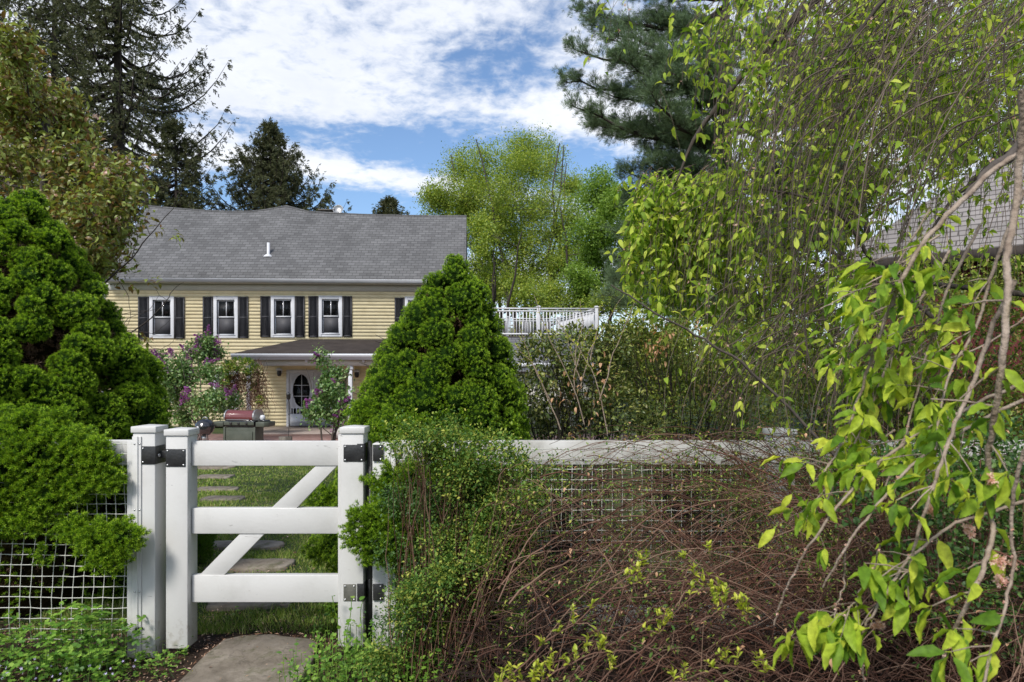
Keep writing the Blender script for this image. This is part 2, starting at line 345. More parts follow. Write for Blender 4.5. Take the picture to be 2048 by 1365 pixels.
MT = dict(
    vinyl=vinylmat(),
    white=surf('white_paint', [(.52, .53, .56), (.62, .63, .67)], 3, .5, 5, .05),
    oldvinyl=surf('weathered_vinyl', [(.28, .27, .24), (.48, .475, .45), (.57, .565, .55)], 4, .5, 9, .05, 60, .3),
    net=surf('net_plastic', [(.42, .42, .38), (.62, .62, .57)], 12, .5),
    black=surf('black_metal', [(.012, .012, .013), (.03, .03, .03)], 20, .38, 5, .1, spec=.5),
    steelplate=surf('worn_plate', [(.10, .10, .085), (.19, .185, .16)], 14, .55, 6, .1, metal=.3),
    screw=surf('screw_metal', [(.5, .5, .5), (.7, .7, .7)], 9, .3, metal=.8),
    clap=surf('yellow_clapboard', [(.68, .58, .36), (.80, .69, .44), (.84, .735, .48)], 1.3, .6, 10, .06, 30, stretch=(2.2, 1, 3)),
    shingle=brickmat('grey_shingle', (.105, .105, .108), (.15, .15, .154), (.07, .07, .072), .26, .115, 1.0, .010, .5, rough=.95, blotch=.14),
    wingshingle=brickmat('wing_shingle', (.12, .12, .135), (.20, .20, .215), (.06, .06, .065), .30, .145, 1.6, .01, .6),
    barnshingle=brickmat('barn_shingle', (.24, .22, .21), (.29, .265, .255), (.11, .10, .095), 4.0, .13, 1.25, .014, .8, blotch=.15),
    tar=surf('rolled_roofing', [(.022, .017, .015), (.05, .04, .036)], 3, .9, 8, .3, 40),
    gutter=surf('gutter_white', [(.52, .54, .58), (.62, .64, .68)], 2, .4, 5),
    frieze=surf('frieze_paint', [(.55, .53, .48), (.62, .60, .54)], 2, .6, 5),
    shutter=surf('charcoal_shutter', [(.030, .030, .036), (.05, .05, .057)], 9, .6, 5, .1),
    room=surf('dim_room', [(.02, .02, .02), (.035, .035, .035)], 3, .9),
    shade=surf('window_shade', [(.45, .45, .44), (.55, .55, .54)], 3, .9),
    screen=surf('insect_screen', [(.055, .055, .062), (.07, .07, .078)], 60, .6),
    glass=glassmat('window_glass'),
    porchfloor=surf('porch_boards', [(.20, .16, .14), (.30, .25, .22)], 3, .7, 6, .1, stretch=(8, .4, 1)),
    brick=brickmat('patio_brick', (.34, .17, .14), (.44, .25, .21), (.33, .26, .23), .21, .105, 1, .012, .4, plane='xy', blotch=.2, rot=.78),
    stone=surf('flagstone', [(.08, .066, .05), (.16, .135, .105), (.21, .18, .145), (.30, .265, .215)], 5, .85, 10, .5, 22),
    soil=surf('soil_mulch', [(.012, .008, .005), (.035, .020, .012), (.075, .042, .026)], 14, .95, 10, .9, 60),
    turf=surf('turf_ground', [(.016, .026, .006), (.035, .055, .012), (.06, .075, .02)], 3.0, .95, 10, .8, 50),
    grass=leafmat('grass_blades', [(.045, .09, .012), (.08, .135, .018), (.12, .175, .028), (.17, .20, .045), (.26, .24, .11)], .3, .5),
    bark=surf('grey_bark', [(.045, .037, .030), (.12, .10, .085)], 9, .9, 8, .8, 30, stretch=(1, 1, .25)),
    darkbark=surf('dark_bark', [(.022, .018, .015), (.065, .052, .045)], 9, .9, 8, .6, 30, stretch=(1, 1, .25)),
    palebark=surf('twig_bark', [(.16, .115, .085), (.28, .22, .17), (.38, .31, .25)], 22, .8, 6, .5, 90),
    twig=leafmat('hanging_twig', [(.045, .033, .026), (.09, .068, .052), (.17, .13, .10), (.07, .05, .04)], 0, .8, gain=1),
    bramble=leafmat('bramble_stem', [(.022, .009, .005), (.058, .023, .013), (.11, .046, .027), (.22, .14, .095), (.078, .026, .015)], 0, .7, gain=1),
    sproutstem=surf('shoot_bark', [(.10, .05, .035), (.16, .09, .06)], 9),
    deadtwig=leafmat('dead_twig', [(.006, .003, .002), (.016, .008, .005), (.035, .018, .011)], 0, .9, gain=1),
    alberta=leafmat('dwarf_spruce_needles', [(.022, .055, .005), (.035, .08, .006), (.055, .105, .008), (.08, .135, .010)], .3, .5, .25),
    albnew=leafmat('dwarf_spruce_new_growth', [(.085, .165, .008), (.13, .225, .011), (.19, .29, .016), (.26, .34, .03)], .3, .5, .25),
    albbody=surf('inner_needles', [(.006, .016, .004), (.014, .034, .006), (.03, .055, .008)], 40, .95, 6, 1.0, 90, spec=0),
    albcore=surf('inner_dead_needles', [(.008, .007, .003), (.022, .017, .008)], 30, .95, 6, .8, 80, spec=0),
    deadneedle=leafmat('dead_needles', [(.05, .03, .018), (.10, .06, .035)], .1),
    spruce=leafmat('spruce_needles', [(.026, .032, .015), (.044, .052, .024), (.064, .072, .034), (.085, .080, .04)], .15, .6, .2),
    pine=leafmat('pine_needles', [(.045, .07, .038), (.065, .10, .05), (.095, .135, .065)], .2, .5, .3),
    maple=leafmat('young_maple_leaves', [(.09, .14, .025), (.14, .195, .033), (.19, .24, .038), (.24, .26, .045)], .45, .5),
    greenleaf=leafmat('fresh_green_leaves', [(.075, .13, .02), (.12, .19, .03), (.17, .24, .045)], .45, .5),
    cherryred=leafmat('bronze_green_leaves', [(.11, .055, .022), (.11, .10, .028), (.13, .16, .035), (.19, .23, .065)], .35, .4, .4),
    weep=leafmat('lime_cherry_leaves', [(.06, .125, .012), (.105, .18, .015), (.17, .245, .020), (.25, .31, .028), (.34, .37, .04)], .42, .55, .2, mottle=70),
    weepfar=leafmat('green_cherry_leaves', [(.06, .105, .012), (.09, .15, .015), (.15, .225, .024), (.21, .28, .033), (.28, .33, .046), (.36, .40, .07)], .45, .55, .2),
    pink=leafmat('pink_blossom', [(.42, .22, .22), (.60, .38, .38), (.50, .33, .28)], .35, .6),
    spent=leafmat('spent_blossom', [(.40, .20, .16), (.55, .36, .31), (.30, .14, .09)], .3, .7),
    lilacfl=leafmat('lilac_flowers', [(.10, .025, .10), (.16, .04, .15), (.22, .07, .20), (.11, .05, .20)], .3, .6),
    lilacleaf=leafmat('lilac_leaves', [(.035, .075, .02), (.06, .12, .03), (.10, .17, .05), (.18, .22, .10)], .3, .4, .5),
    holly=leafmat('holly_leaves', [(.026, .040, .014), (.05, .075, .02), (.09, .12, .03), (.18, .19, .05), (.10, .10, .035)], .2, .4, .4),
    hedge=leafmat('hedge_leaves', [(.04, .06, .014), (.075, .11, .02), (.12, .16, .028), (.19, .22, .04), (.16, .11, .045)], .3, .45),
    dry=leafmat('dry_tan_leaves', [(.30, .16, .09), (.42, .26, .16)], .3, .7),
    barb=leafmat('barberry_leaves', [(.025, .06, .012), (.045, .095, .018), (.08, .14, .026), (.14, .19, .034), (.27, .27, .055)], .35, .6, .2),
    barbdark=leafmat('barberry_dark', [(.02, .05, .014), (.04, .085, .02), (.075, .125, .028)], .3, .45),
    sprout=leafmat('yellow_sprouts', [(.16, .21, .02), (.26, .30, .035), (.36, .36, .05)], .4, .45),
    cover=leafmat('groundcover_leaves', [(.04, .10, .015), (.07, .15, .02), (.12, .21, .03), (.17, .26, .045)], .35, .45),
    violet=leafmat('violet_petals', [(.25, .22, .5), (.4, .36, .65)], .3, .6),
    litter=leafmat('leaf_litter', [(.05, .025, .015), (.12, .06, .035), (.22, .13, .08), (.35, .25, .2)], .1, .8),
    redwood=surf('barn_red', [(.075, .014, .014), (.13, .03, .028)], 3, .8, 6, .3, 20, stretch=(6, 6, .5)),
    gred=surf('maroon_enamel', [(.12, .030, .030), (.155, .042, .042)], 4, .28, 5, spec=.5, coat=.3),
    ggreen=surf('grey_green_panel', [(.055, .065, .05), (.085, .095, .075)], 5, .5, 5),
    gsteel=surf('brushed_steel', [(.32, .32, .32), (.45, .45, .45)], 5, .35, 4, metal=.7),
    kettle=surf('kettle_enamel', [(.012, .013, .016), (.025, .026, .03)], 5, .18, 3, spec=.6, coat=.5),
    log=surf('weathered_log', [(.07, .06, .05), (.17, .15, .125)], 12, .9, 7, .7, 40, stretch=(1, 1, .3)),
    yellow=leafmat('dandelion_petals', [(.7, .33, .01), (.85, .5, .02)], .3),
    clay=surf('clay_pot', [(.4, .38, .36), (.5, .48, .46)], 5, .8),
)

# ================================================================= THE SETTING
def sheet(name, x0, x1, y0, y1, nx, ny, mat, dz=0, amp=0):
    xs = np.linspace(x0, x1, nx); ys = np.linspace(y0, y1, ny); X, Y = np.meshgrid(xs, ys)
    Z = gz(Y) + dz + amp * (np.sin(X * 3.1 + Y * 1.3) * .5 + np.sin(X * 1.1 - Y * 2.3 + 1) * .5)
    V = np.stack([X, Y, Z], -1).reshape(-1, 3); i, j = np.meshgrid(np.arange(ny - 1), np.arange(nx - 1), indexing='ij'); a = i * nx + j
    g = G(); g.add(V, np.stack([a, a + 1, a + nx + 1, a + nx], -1).reshape(-1, 4)); o = g.build(name, mat, smooth=True); o['kind'] = 'structure'; return o
def ground():
    g = G(); ys = np.concatenate([[-800, -20], np.linspace(0, 16, 60), [60, 1500]]); xs = np.array([-1200, -30, -10, 0, 10, 30, 1200.])
    X, Y = np.meshgrid(xs, ys); Z = gz(Y) - .012
    V = np.stack([X, Y, Z], -1).reshape(-1, 3); nx = len(xs); i, j = np.meshgrid(np.arange(len(ys) - 1), np.arange(nx - 1), indexing='ij'); a = i * nx + j
    g.add(V, np.stack([a, a + 1, a + nx + 1, a + nx], -1).reshape(-1, 4)); o = g.build('ground', MT['turf'], smooth=True); o['kind'] = 'structure'
ground()
sheet('soil_bed', -9, 9, -3, 4.25, 60, 40, MT['soil'], .0, .012)
sheet('lawn', -9, 8, 4.2, 15.8, 40, 90, MT['turf'], .006, .008)

# ================================================================= THE HOUSE
TH = math.atan(.047)
HO = np.array([(600 - CX) / F0 * 25.0, 25.0]); HE = np.array([cos(TH), sin(TH)]); HN = np.array([-sin(TH), cos(TH)])
def hp(px, py, v):
    d = np.array([(px - CX) / F0, 1.0]); t = (v + HO @ HN) / (d @ HN); P = d * t
    return (P - HO) @ HE, EYE + (HY - py) / F0 * t
def mossy(m):
    N = m.node_tree.nodes; L = m.node_tree.links; b = N['Principled BSDF']; src = b.inputs['Base Color'].links[0].from_socket; tc = N.new('ShaderNodeTexCoord')
    v = N.new('ShaderNodeTexVoronoi'); v.feature = 'DISTANCE_TO_EDGE'; v.inputs['Scale'].default_value = 3.2; n = N.new('ShaderNodeTexNoise'); n.inputs['Scale'].default_value = 5; n.inputs['Detail'].default_value = 6; L.new(tc.outputs['Object'], n.inputs['Vector'])
    ad = N.new('ShaderNodeMix'); ad.data_type = 'RGBA'; ad.inputs[0].default_value = .35; L.new(tc.outputs['Object'], ad.inputs[6]); L.new(n.outputs[1], ad.inputs[7]); L.new(ad.outputs[2], v.inputs['Vector'])
    r = ramp(N, [(0, .35, .35, .35), (.010, .8, .8, .8), (.02, 1, 1, 1)]); L.new(v.outputs[0], r.inputs[0])
    x = N.new('ShaderNodeMix'); x.data_type = 'RGBA'; x.blend_type = 'MULTIPLY'; x.inputs[0].default_value = .5; L.new(src, x.inputs[6]); L.new(r.outputs[0], x.inputs[7])
    n2 = N.new('ShaderNodeTexNoise'); n2.inputs['Scale'].default_value = 7; n2.inputs['Detail'].default_value = 9; n2.inputs['Roughness'].default_value = .7; L.new(tc.outputs['Object'], n2.inputs['Vector'])
    r2 = ramp(N, [(.53, 0, 0, 0), (.66, .75, .75, .75)]); L.new(n2.outputs[0], r2.inputs[0]); y = N.new('ShaderNodeMix'); y.data_type = 'RGBA'; L.new(r2.outputs[0], y.inputs[0]); L.new(x.outputs[2], y.inputs[6]); y.inputs[7].default_value = (.085, .085, .04, 1); L.new(y.outputs[2], b.inputs['Base Color'])
mossy(MT['stone'])
def house():
    H = thing('farmhouse', 'yellow two-storey clapboard farmhouse with grey shingle roof, charcoal shutters and a low front porch', 'house', (HO[0], HO[1], 0), TH)
    FL = -.42
    wins = [(300, 349, 594, 677), (428, 476.5, 594, 676.5), (542.5, 590, 593, 675.5), (638, 685, 593, 674), (810, 858, 595, 676)]
    ops = []
    for x0, x1, y0, y1 in wins:
        a, zt = hp(x0, y0, 0); b, zb = hp(x1, y1, 0); ops.append((a, b, zb, zt, 'w'))
    a, zt = hp(316, 738, 0); b, zb = hp(352, 806, 0); ops.append((a, b, zb, zt, 'w'))
    a, zt = hp(428, 745, 0); b, zb = hp(470, 822, 0); ops.append((a, b, zb, zt, 'w'))
    a, zt = hp(573.5, 740, 0); b, _ = hp(682, 740, 0); dr = (a, b, FL, zt); ops.append((a, b, FL, zt, 'd'))
    uL = hp(205, 600, 0)[0]; uR = hp(926, 600, 0)[0]; zTop = hp(600, 583, 0)[1]; zE = hp(600, 560, -.4)[1]
    # clapboards: every course a tilted board, cut at the openings
    g = G(); st = .127; z = FL
    while z < zTop - .01:
        z2 = min(z + st, zTop); zm = (z + z2) / 2
        cuts = sorted([(o[0] + .04, o[1] - .04) for o in ops if o[2] + .03 < zm < o[3] - .03]); u = uL
        for c in cuts + [(uR, uR)]:
            if c[0] > u:
                g.add([(u, -.020, z), (c[0], -.020, z), (c[0], -.004, z2), (u, -.004, z2), (u, 0, z), (c[0], 0, z)], [(0, 1, 2, 3), (4, 5, 1, 0)])
            u = max(u, c[1])
        z = z2
    D = 6.3
    g.bb((uL, .25, FL), (uL + .02, D, zTop + .2)); g.bb((uR - .02, .25, FL), (uR, D, zTop + .2)); g.bb((uL, D - .02, FL), (uR, D, zTop + .2))
    g.bb((uL, .012, FL), (uL + .02, .25, zTop + .2)); g.bb((uR - .02, .012, FL), (uR, .25, zTop + .2))
    # gable triangles
    zR = hp(500, 420, D / 2)[1] - .25
    for u in (uL, uR - .02): g.prism([(0.0, zTop + .1), (D, zTop + .1), (D / 2, zR)], u, u + .02, 0)
    g.build('wall', MT['clap'], H)
    for q0, q1 in ((uL - .02, uL + .12), (uR - .12, uR + .02)):
        c = G(); c.bb((q0, -.045, FL), (q1, .0, zTop)); c.build('corner_board', MT['gutter'], H)
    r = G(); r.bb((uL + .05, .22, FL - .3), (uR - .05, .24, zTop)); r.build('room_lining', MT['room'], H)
    # frieze, soffit, gutter
    f = G(); f.bb((uL - .03, -.05, zTop), (uR + .03, -.002, zE - .06)); f.build('frieze_board', MT['frieze'], H)
    e0 = hp(206, 560, -.42)[0]; e1 = hp(932, 560, -.42)[0]
    s = G(); s.bb((e0, -.40, zE - .13), (e1, -.052, zE - .10)); s.build('soffit', MT['frieze'], H)
    q = G(); P = [(-.42, zE - .12), (-.52, zE - .10), (-.54, zE + .0), (-.55, zE + .012), (-.53, zE + .012), (-.515, zE - .08), (-.43, zE - .09), (-.43, zE), (-.42, zE)]
    q.prism(P, e0, e1, 0); q.build('gutter', MT['gutter'], H)
    # roof with its sagging ridge
    rp = [(296, 414), (340, 418), (390, 422), (450, 425), (500, 425), (530, 422), (552, 418), (573, 414), (592, 419), (615, 425), (660, 428), (720, 431), (800, 433), (870, 434), (933, 434)]
    vr = 2.95; ru = [hp(x, y, vr) for x, y in rp]
    g = G(); n = len(ru); V = []; NS = 5
    for i, (u, z) in enumerate(ru):
        t = (u - ru[0][0]) / (ru[-1][0] - ru[0][0]); ue = e0 + (e1 - e0) * t
        base = 8.0
        for k in range(NS + 1):
            s = k / NS; zz = zE + .03 + (z - zE) * s - .03 * sin(pi * s) * (1 if 2 < i < n - 2 else .3)
            if i == 7 and k >= NS - 1: pass
            V.append((ue + (u - ue) * s, -.50 + (vr + .50) * s, zz))
    F = [(i * (NS + 1) + k, (i + 1) * (NS + 1) + k, (i + 1) * (NS + 1) + k + 1, i * (NS + 1) + k + 1) for i in range(n - 1) for k in range(NS)]
    m = len(V); V += [(v[0], v[1], v[2] - .06) for v in V[:m]]
    F2 = [tuple(m + q for q in reversed(f)) for f in F]
    edge = [i * (NS + 1) for i in range(n)]; F3 = [(edge[i], m + edge[i], m + edge[i + 1], edge[i + 1]) for i in range(n - 1)]
    for i in (0, n - 1): F3 += [(i * (NS + 1) + k, i * (NS + 1) + k + 1, m + i * (NS + 1) + k + 1, m + i * (NS + 1) + k) for k in range(NS)]
    b0 = len(V)
    for i, (u, z) in enumerate(ru): V += [(u, vr + .002, z), (u, 2 * vr + .5, zE)]
    F3 += [(b0 + 2 * i, b0 + 2 * i + 2, b0 + 2 * i + 3, b0 + 2 * i + 1) for i in range(n - 1)]
    g.add(V, F + F2 + F3); roof = g.build('roof', MT['shingle'], H)
    # ridge cap
    rc = G(); P = np.array([(u, vr, z + .02) for u, z in ru]); rc.tubes(P, .045, 6); rc.build('ridge_cap', MT['shingle'], roof)
    # vent pipe
    vp = min(np.linspace(-.4, 2.9, 200), key=lambda v: abs(hp(537, 513, v)[1] - (zE + (8.05 - zE) * (v + .5) / 3.45))); u, z = hp(537, 514, vp); zt = hp(537, 486, vp)[1]
    p = G(); p.lathe([(.0, zt), (.055, zt), (.055, z - .2)], (u, vp, 0), 12); p.lathe([(.17, z - .02), (.15, z + .03), (.06, z + .09)], (u, vp - .03, 0), 12); p.build('vent_pipe', MT['white'], roof)
    # rear chimney and dish
    u, z = hp(657, 428, vr + .9); c = G(); c.bb((u - .32, vr + .6, z - 1.2), (u + .28, vr + 1.2, z + .06)); c.bb((u - .36, vr + .55, z + .06), (u + .33, vr + 1.25, z + .12)); c.build('chimney', MT['log'], roof)
    d = thing('satellite_dish', 'small round grey satellite dish behind the roof ridge', 'satellite dish')
    wx = hp(677, 421, vr + .6); wp = HO + HE * wx[0] + HN * (vr + .6)
    d.location = (wp[0], wp[1], wx[1])
    q = G(); a = radians(70); Mx = [[1, 0, 0], [0, cos(a), -sin(a)], [0, sin(a), cos(a)]]
    q.lathe([(.0, .0), (.10, .01), (.17, .04), (.21, .08), (.215, .08), (.17, .02), (0, -.02)], (0, 0, 0), 20, Mx); q.build('reflector', MT['gsteel'], d, smooth=True)
    q = G(); q.tubes([(0, .05, 0), (0, .12, -.3), (0, .1, -.75)], .02, 6); q.build('mast', MT['black'], d)
    # windows
    def window(a, b, zb, zt, kind):
        fr = G(); t = .115; w = b - a
        fr.bb((a, -.055, zb), (a + t, .01, zt)); fr.bb((b - t, -.055, zb), (b, .01, zt)); fr.bb((a + t, -.052, zt - t), (b - t, .01, zt)); fr.bb((a + t, -.052, zb), (b - t, .01, zb + t))
        fr.bb((a - .01, -.075, zt), (b + .01, .0, zt + .02))
        o = fr.build('window', MT['white'], H, bevel=.004)
        i0, i1, j0, j1 = a + t, b - t, zb + t, zt - t; zm = (j0 + j1) / 2 + .01
        up = G(); k = .045
        for (p, q, v) in ((zm - .02, j1, .02), (j0, zm + .02, .055)):
            up.bb((i0, v, p), (i0 + k, v + .035, q)); up.bb((i1 - k, v, p), (i1, v + .035, q)); up.bb((i0 + k, v + .002, q - k), (i1 - k, v + .033, q)); up.bb((i0 + k, v + .002, p), (i1 - k, v + .033, p + k)); up.bb(((i0 + i1) / 2 - .014, v + .004, p + k), ((i0 + i1) / 2 + .014, v + .03, q - k))
        up.bb((i0 - .03, -.07, j0 - .03), (i1 + .03, .05, j0))
        up.build('sash', MT['white'], o)
        gl = G(); gl.bb((i0 + .01, .036, zm), (i1 - .01, .040, j1 - .01)); gl.bb((i0 + .01, .07, j0 + .01), (i1 - .01, .074, zm)); gl.build('pane', MT['glass'], o)
        if kind == 'w':
            sc = G(); sc.bb((i0 + .045, .048, j0 + .04), (i1 - .045, .050, zm - .02)); sc.build('insect_screen', MT['screen'], o)
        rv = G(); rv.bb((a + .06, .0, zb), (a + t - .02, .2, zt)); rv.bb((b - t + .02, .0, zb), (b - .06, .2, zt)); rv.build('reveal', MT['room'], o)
        return o
    for i, op in enumerate([o for o in ops if o[4] == 'w']):
        o = window(*op)
        if i == 1:
            a, b, zb, zt, _ = op; s = G(); s.bb((a + .13, .048, (zb + zt) / 2), (b - .13, .052, zt - .12)); s.build('blind', MT['shade'], o)
    def shutter(x0, x1, y0, y1):
        a, zt = hp(x0, y0, 0); b, zb = hp(x1, y1, 0); a += .012; b -= .012
        g = G(); t = .05; zm = (zb + zt) / 2
        g.bb((a, -.06, zb), (a + t, -.03, zt)); g.bb((b - t, -.06, zb), (b, -.03, zt))
        for q in (zb, zm - .03, zt - t): g.bb((a + t, -.058, q), (b - t, -.03, q + t))
        z = zb + t
        while z < zt - t:
            g.bar((a + t, -.043, z), (b - t, -.043, z), .028, .010); z += .035
        g.bb((a + t, -.036, zb), (b - t, -.031, zt))
        g.build('shutter', MT['shutter'], H)
    for x0, x1, y0, y1 in ((277, 299.5, 594, 679), (349.5, 371, 595, 678), (406, 427.5, 594, 678), (477, 498, 594, 677), (521, 542, 593, 675), (590.5, 610.5, 593, 675), (617, 637.5, 593, 675), (685.5, 705, 593, 674), (789, 809.5, 596, 677), (858.5, 879, 596, 677)):
        shutter(x0, x1, y0, y1)
    # doors
    a, b, _, zt = dr; t = .10
    fr = G(); fr.bb((a, -.05, FL), (a + t, .02, zt)); fr.bb((b - t, -.05, FL), (b, .02, zt)); fr.bb((a + t, -.048, zt - t), (b - t, .02, zt)); fr.build('door_frame', MT['white'], H, bevel=.004)
    mid = (a + b) / 2
    for s, (d0, d1) in enumerate(((a + t, mid - .005), (mid + .005, b - t))):
        zt2 = zt - t; w = d1 - d0; c = (d0 + d1) / 2
        pz = lambda y: hp(600, y, 0)[1]
        oc, orx, orz = (pz(749) + pz(815)) / 2, min(.36, w * .37), (pz(749) - pz(815)) / 2
        V = []; F = []; n = 40; z0 = pz(828)
        # door skin with an oval opening
        for i in range(n):
            th = 2 * pi * i / n; V.append((c + orx * cos(th), -.02, oc + orz * sin(th)))
        hw, zl, zu = w / 2, pz(817), zt2
        for i in range(n):
            th = 2 * pi * i / n; dx, dz = cos(th) * orx, sin(th) * orz
            k = min(hw / abs(dx) if abs(dx) > 1e-6 else 9, ((zu - oc) / dz if dz > 1e-6 else ((oc - zl) / -dz if dz < -1e-6 else 9))); V.append((c + dx * k, -.02, oc + dz * k))
        F = [(i, (i + 1) % n, n + (i + 1) % n, n + i) for i in range(n)]
        # exact corners
        for i in range(n):
            p, q = V[n + i], V[n + (i + 1) % n]
            if abs(p[0] - q[0]) > 1e-4 and abs(p[2] - q[2]) > 1e-4:
                V.append((c + hw * (1 if p[0] + q[0] > 2 * c else -1), -.02, zu if p[2] > oc else zl)); F.append((n + i, n + (i + 1) % n, len(V) - 1))
        g = G(); g.add(V, F)
        g.bb((d0, -.02, FL + .02), (d1, .0, z0)); g.bb((d0, -.02, z0), (d0 + .08, .0, zl)); g.bb((d1 - .08, -.02, z0), (d1, .0, zl))
        nb = 6
        for i in range(nb): 
            x = d0 + .08 + (w - .16) * (i + .5) / nb; g.bb((x - .018, -.02, z0), (x + .018, -.005, zl))
        g.bb((d0 + .06, -.032, FL + .10), (d1 - .06, -.021, z0 - .12))
        door = g.build('door', MT['white'], H)
        m = G(); th = np.linspace(0, 2 * pi, 41); m.tubes(np.stack([c + orx * np.cos(th), np.full(41, -.025), oc + orz * np.sin(th)], -1), .018, 6)
        for sx in (-1, 1):
            for sz in (-1, 1):
                for q in range(7):     # corner scrollwork
                    th = np.linspace(0, 1.7 * pi, 12); rr = .05 + .012 * (q % 3); px_ = c + sx * orx * (.80 + .07 * (q % 4)); pz_ = oc + sz * orz * (.98 - .09 * q)
                    m.tubes(np.stack([px_ + sx * rr * .6 * np.cos(th + q), np.full(12, -.03), pz_ + rr * .6 * np.sin(th + q)], -1), .006, 4)
        m.build('oval_trim', MT['white'], door)
        mu = G(); mu.bb((c - .012, .006, oc - orz), (c + .012, .02, oc + orz))
        for q in (-.33, .33): mu.bb((c - orx, .008, oc + q * orz - .012), (c + orx, .018, oc + q * orz + .012))
        mu.build('muntin', MT['white'], door)
        gl = G(); gl.bb((c - orx - .02, .03, z0 - .02), (c + orx + .02, .034, oc + orz + .02)); gl.build('pane', MT['glass'], door)
        kn = G(); kn.box((d1 - .06 if s == 0 else d0 + .06, -.05, FL + 1.0), (.03, .05, .14)); kn.build('handle', MT['black'], door)
    # porch
    v0 = -2.75; pl, zf1 = hp(469, 706, v0); pr = hp(862, 706, v0)[0]; zf0 = hp(600, 720, v0)[1]; zb0 = hp(600, 732, v0 + .2)[1]
    cl, zc = hp(604, 679, -.02); cr = pr - (cl - pl) 
    P = thing_part = G()
    V = [(pl, v0, zf1), (pr, v0, zf1), (cr, -.035, zc), (cl, -.035, zc), (pl + .0, -.035, zf1), (pr, -.035, zf1)]
    m = len(V); V += [(x, y, z - .03) for x, y, z in V]
    P.add(V, [(0, 1, 2, 3), (0, 3, 4), (1, 5, 2), (6, 9, 8, 7), (6, 10, 9), (7, 8, 11), (0, 6, 7, 1), (0, 4, 10, 6), (1, 7, 11, 5)]); pr_o = P.build('porch_roof', MT['tar'], H)
    k = G(); h = zf1 - zf0
    k.prism([(v0 - .02, zf1 - .035), (v0 - .12, zf1 - .03), (v0 - .13, zf1 - h * .35), (v0 - .09, zf1 - h * .5), (v0 - .09, zf1 - h * .62), (v0 - .05, zf1 - h * .66), (v0 - .05, zf0), (v0 - .02, zf0)], pl - .08, pr + .08, 0)
    k.bb((pl - .06, v0, zf0), (pl - .01, -.04, zf1 - .035)); k.bb((pr + .01, v0, zf0), (pr + .06, -.04, zf1 - .035)); k.build('gutter', MT['gutter'], pr_o)
    s = G(); s.bb((pl, v0 + .0, zf0 + .02), (pr, -.04, zf0 + .035)); s.build('porch_ceiling', MT['frieze'], pr_o)
    be = G(); be.bb((pl + .35, v0 + .2, zb0), (pr - .3, v0 + .34, zf0 + .018)); be.bb((pl + .35, v0 + .34, zb0), (pl + .49, -.04, zf0 + .018)); be.build('porch_beam', MT['frieze'], H)
    for x in (498, 701, 835):
        u = hp(x, 780, v0 + .27)[0]; g = G(); g.box((u, v0 + .27, (FL + zb0) / 2), (.13, .13, zb0 - FL - .002)); g.box((u, v0 + .27, zb0 - .07), (.19, .19, .10)); g.box((u, v0 + .27, FL + .1), (.18, .18, .2)); g.build('porch_post', MT['white'], H, bevel=.008)
    u = hp(473, 780, v0 + 1.6)[0]; g = G(); g.box((u, v0 + 1.6, (FL + zb0) / 2), (.13, .13, zb0 - FL)); g.build('porch_post', MT['white'], H, bevel=.008)
    fl = G(); fl.bb((pl + .2, v0 - .25, FL - .12), (pr, -.001, FL)); fl.build('porch_floor', MT['porchfloor'], H)
    for x in (492, 503, 613, 727):                  # little round soffit lamps
        u, z = hp(x, 722, v0 + .12); g = G(); g.lathe([(0, .05), (.03, .045), (.05, .01), (.05, -.02), (.03, -.05), (0, -.06)], (u, v0 + .10, z), 12); g.build('eave_bulb', MT['white'], H, smooth=True)
    for x, y in ((559, 743), (714, 746)):
        u, z = hp(x, y, -.15); g = G(); g.box((u, -.06, z), (.14, .05, .16)); g.lathe([(.02, .10), (.11, .05), (.12, .0), (.02, -.01)], (u, -.18, z + .03), 14); l = g.build('wall_lantern', MT['white'], H)
        g = G(); g.lathe([(.075, .0), (.085, -.10), (.06, -.19), (0, -.20)], (u, -.18, z + .02), 12); g.build('lantern_glass', MT['black'], l)
    # one-storey wing with roof deck
    w0 = -1.0; u0 = hp(930, 700, w0)[0]; u1 = hp(1200, 700, w0)[0]; ze = hp(1050, 727, w0 - .3)[1]; v1 = 1.1; zt = hp(1060, 673, v1)[1]
    g = G(); g.bb((u0 + .1, w0, FL), (u1 - .2, v1 + 6.5, ze + .02)); g.build('wing_wall', MT['frieze'], H)
    V = [(u0, w0 - .4, ze), (u1, w0 - .4, ze), (u1, v1, zt - .03), (u0, v1, zt - .03), (u1, v1 + 6.4, zt - .03), (u0, v1 + 6.4, zt - .03), (u1, w0 - .4, ze - .05), (u0, w0 - .4, ze - .05), (u1, v1 + 6.4, ze - .05), (u1, v1, ze - .05)]
    g = G(); g.add(V, [(0, 1, 2, 3), (3, 2, 4, 5), (7, 6, 1, 0), (1, 6, 9, 2), (2, 9, 8, 4)]); wr = g.build('wing_roof', MT['wingshingle'], H)
    g = G(); g.bb((u0, w0 - .52, ze - .14), (u1, w0 - .402, ze + .01)); g.bb((u0, w0 - .42, ze - .30), (u1, w0 - .3, ze - .141)); g.build('gutter', MT['gutter'], wr)
    ua, zr = hp(932, 617, v1); ub = hp(1193, 617, v1)[0]; za = zt
    R = G(); far = hp(1118, 637, 6.2)[0]
    dk = G(); dk.bb((ua, v1 - .05, zt - .025), (u1 - .02, 6.4, zt - .002)); dk.build('deck_floor', MT['log'], wr)
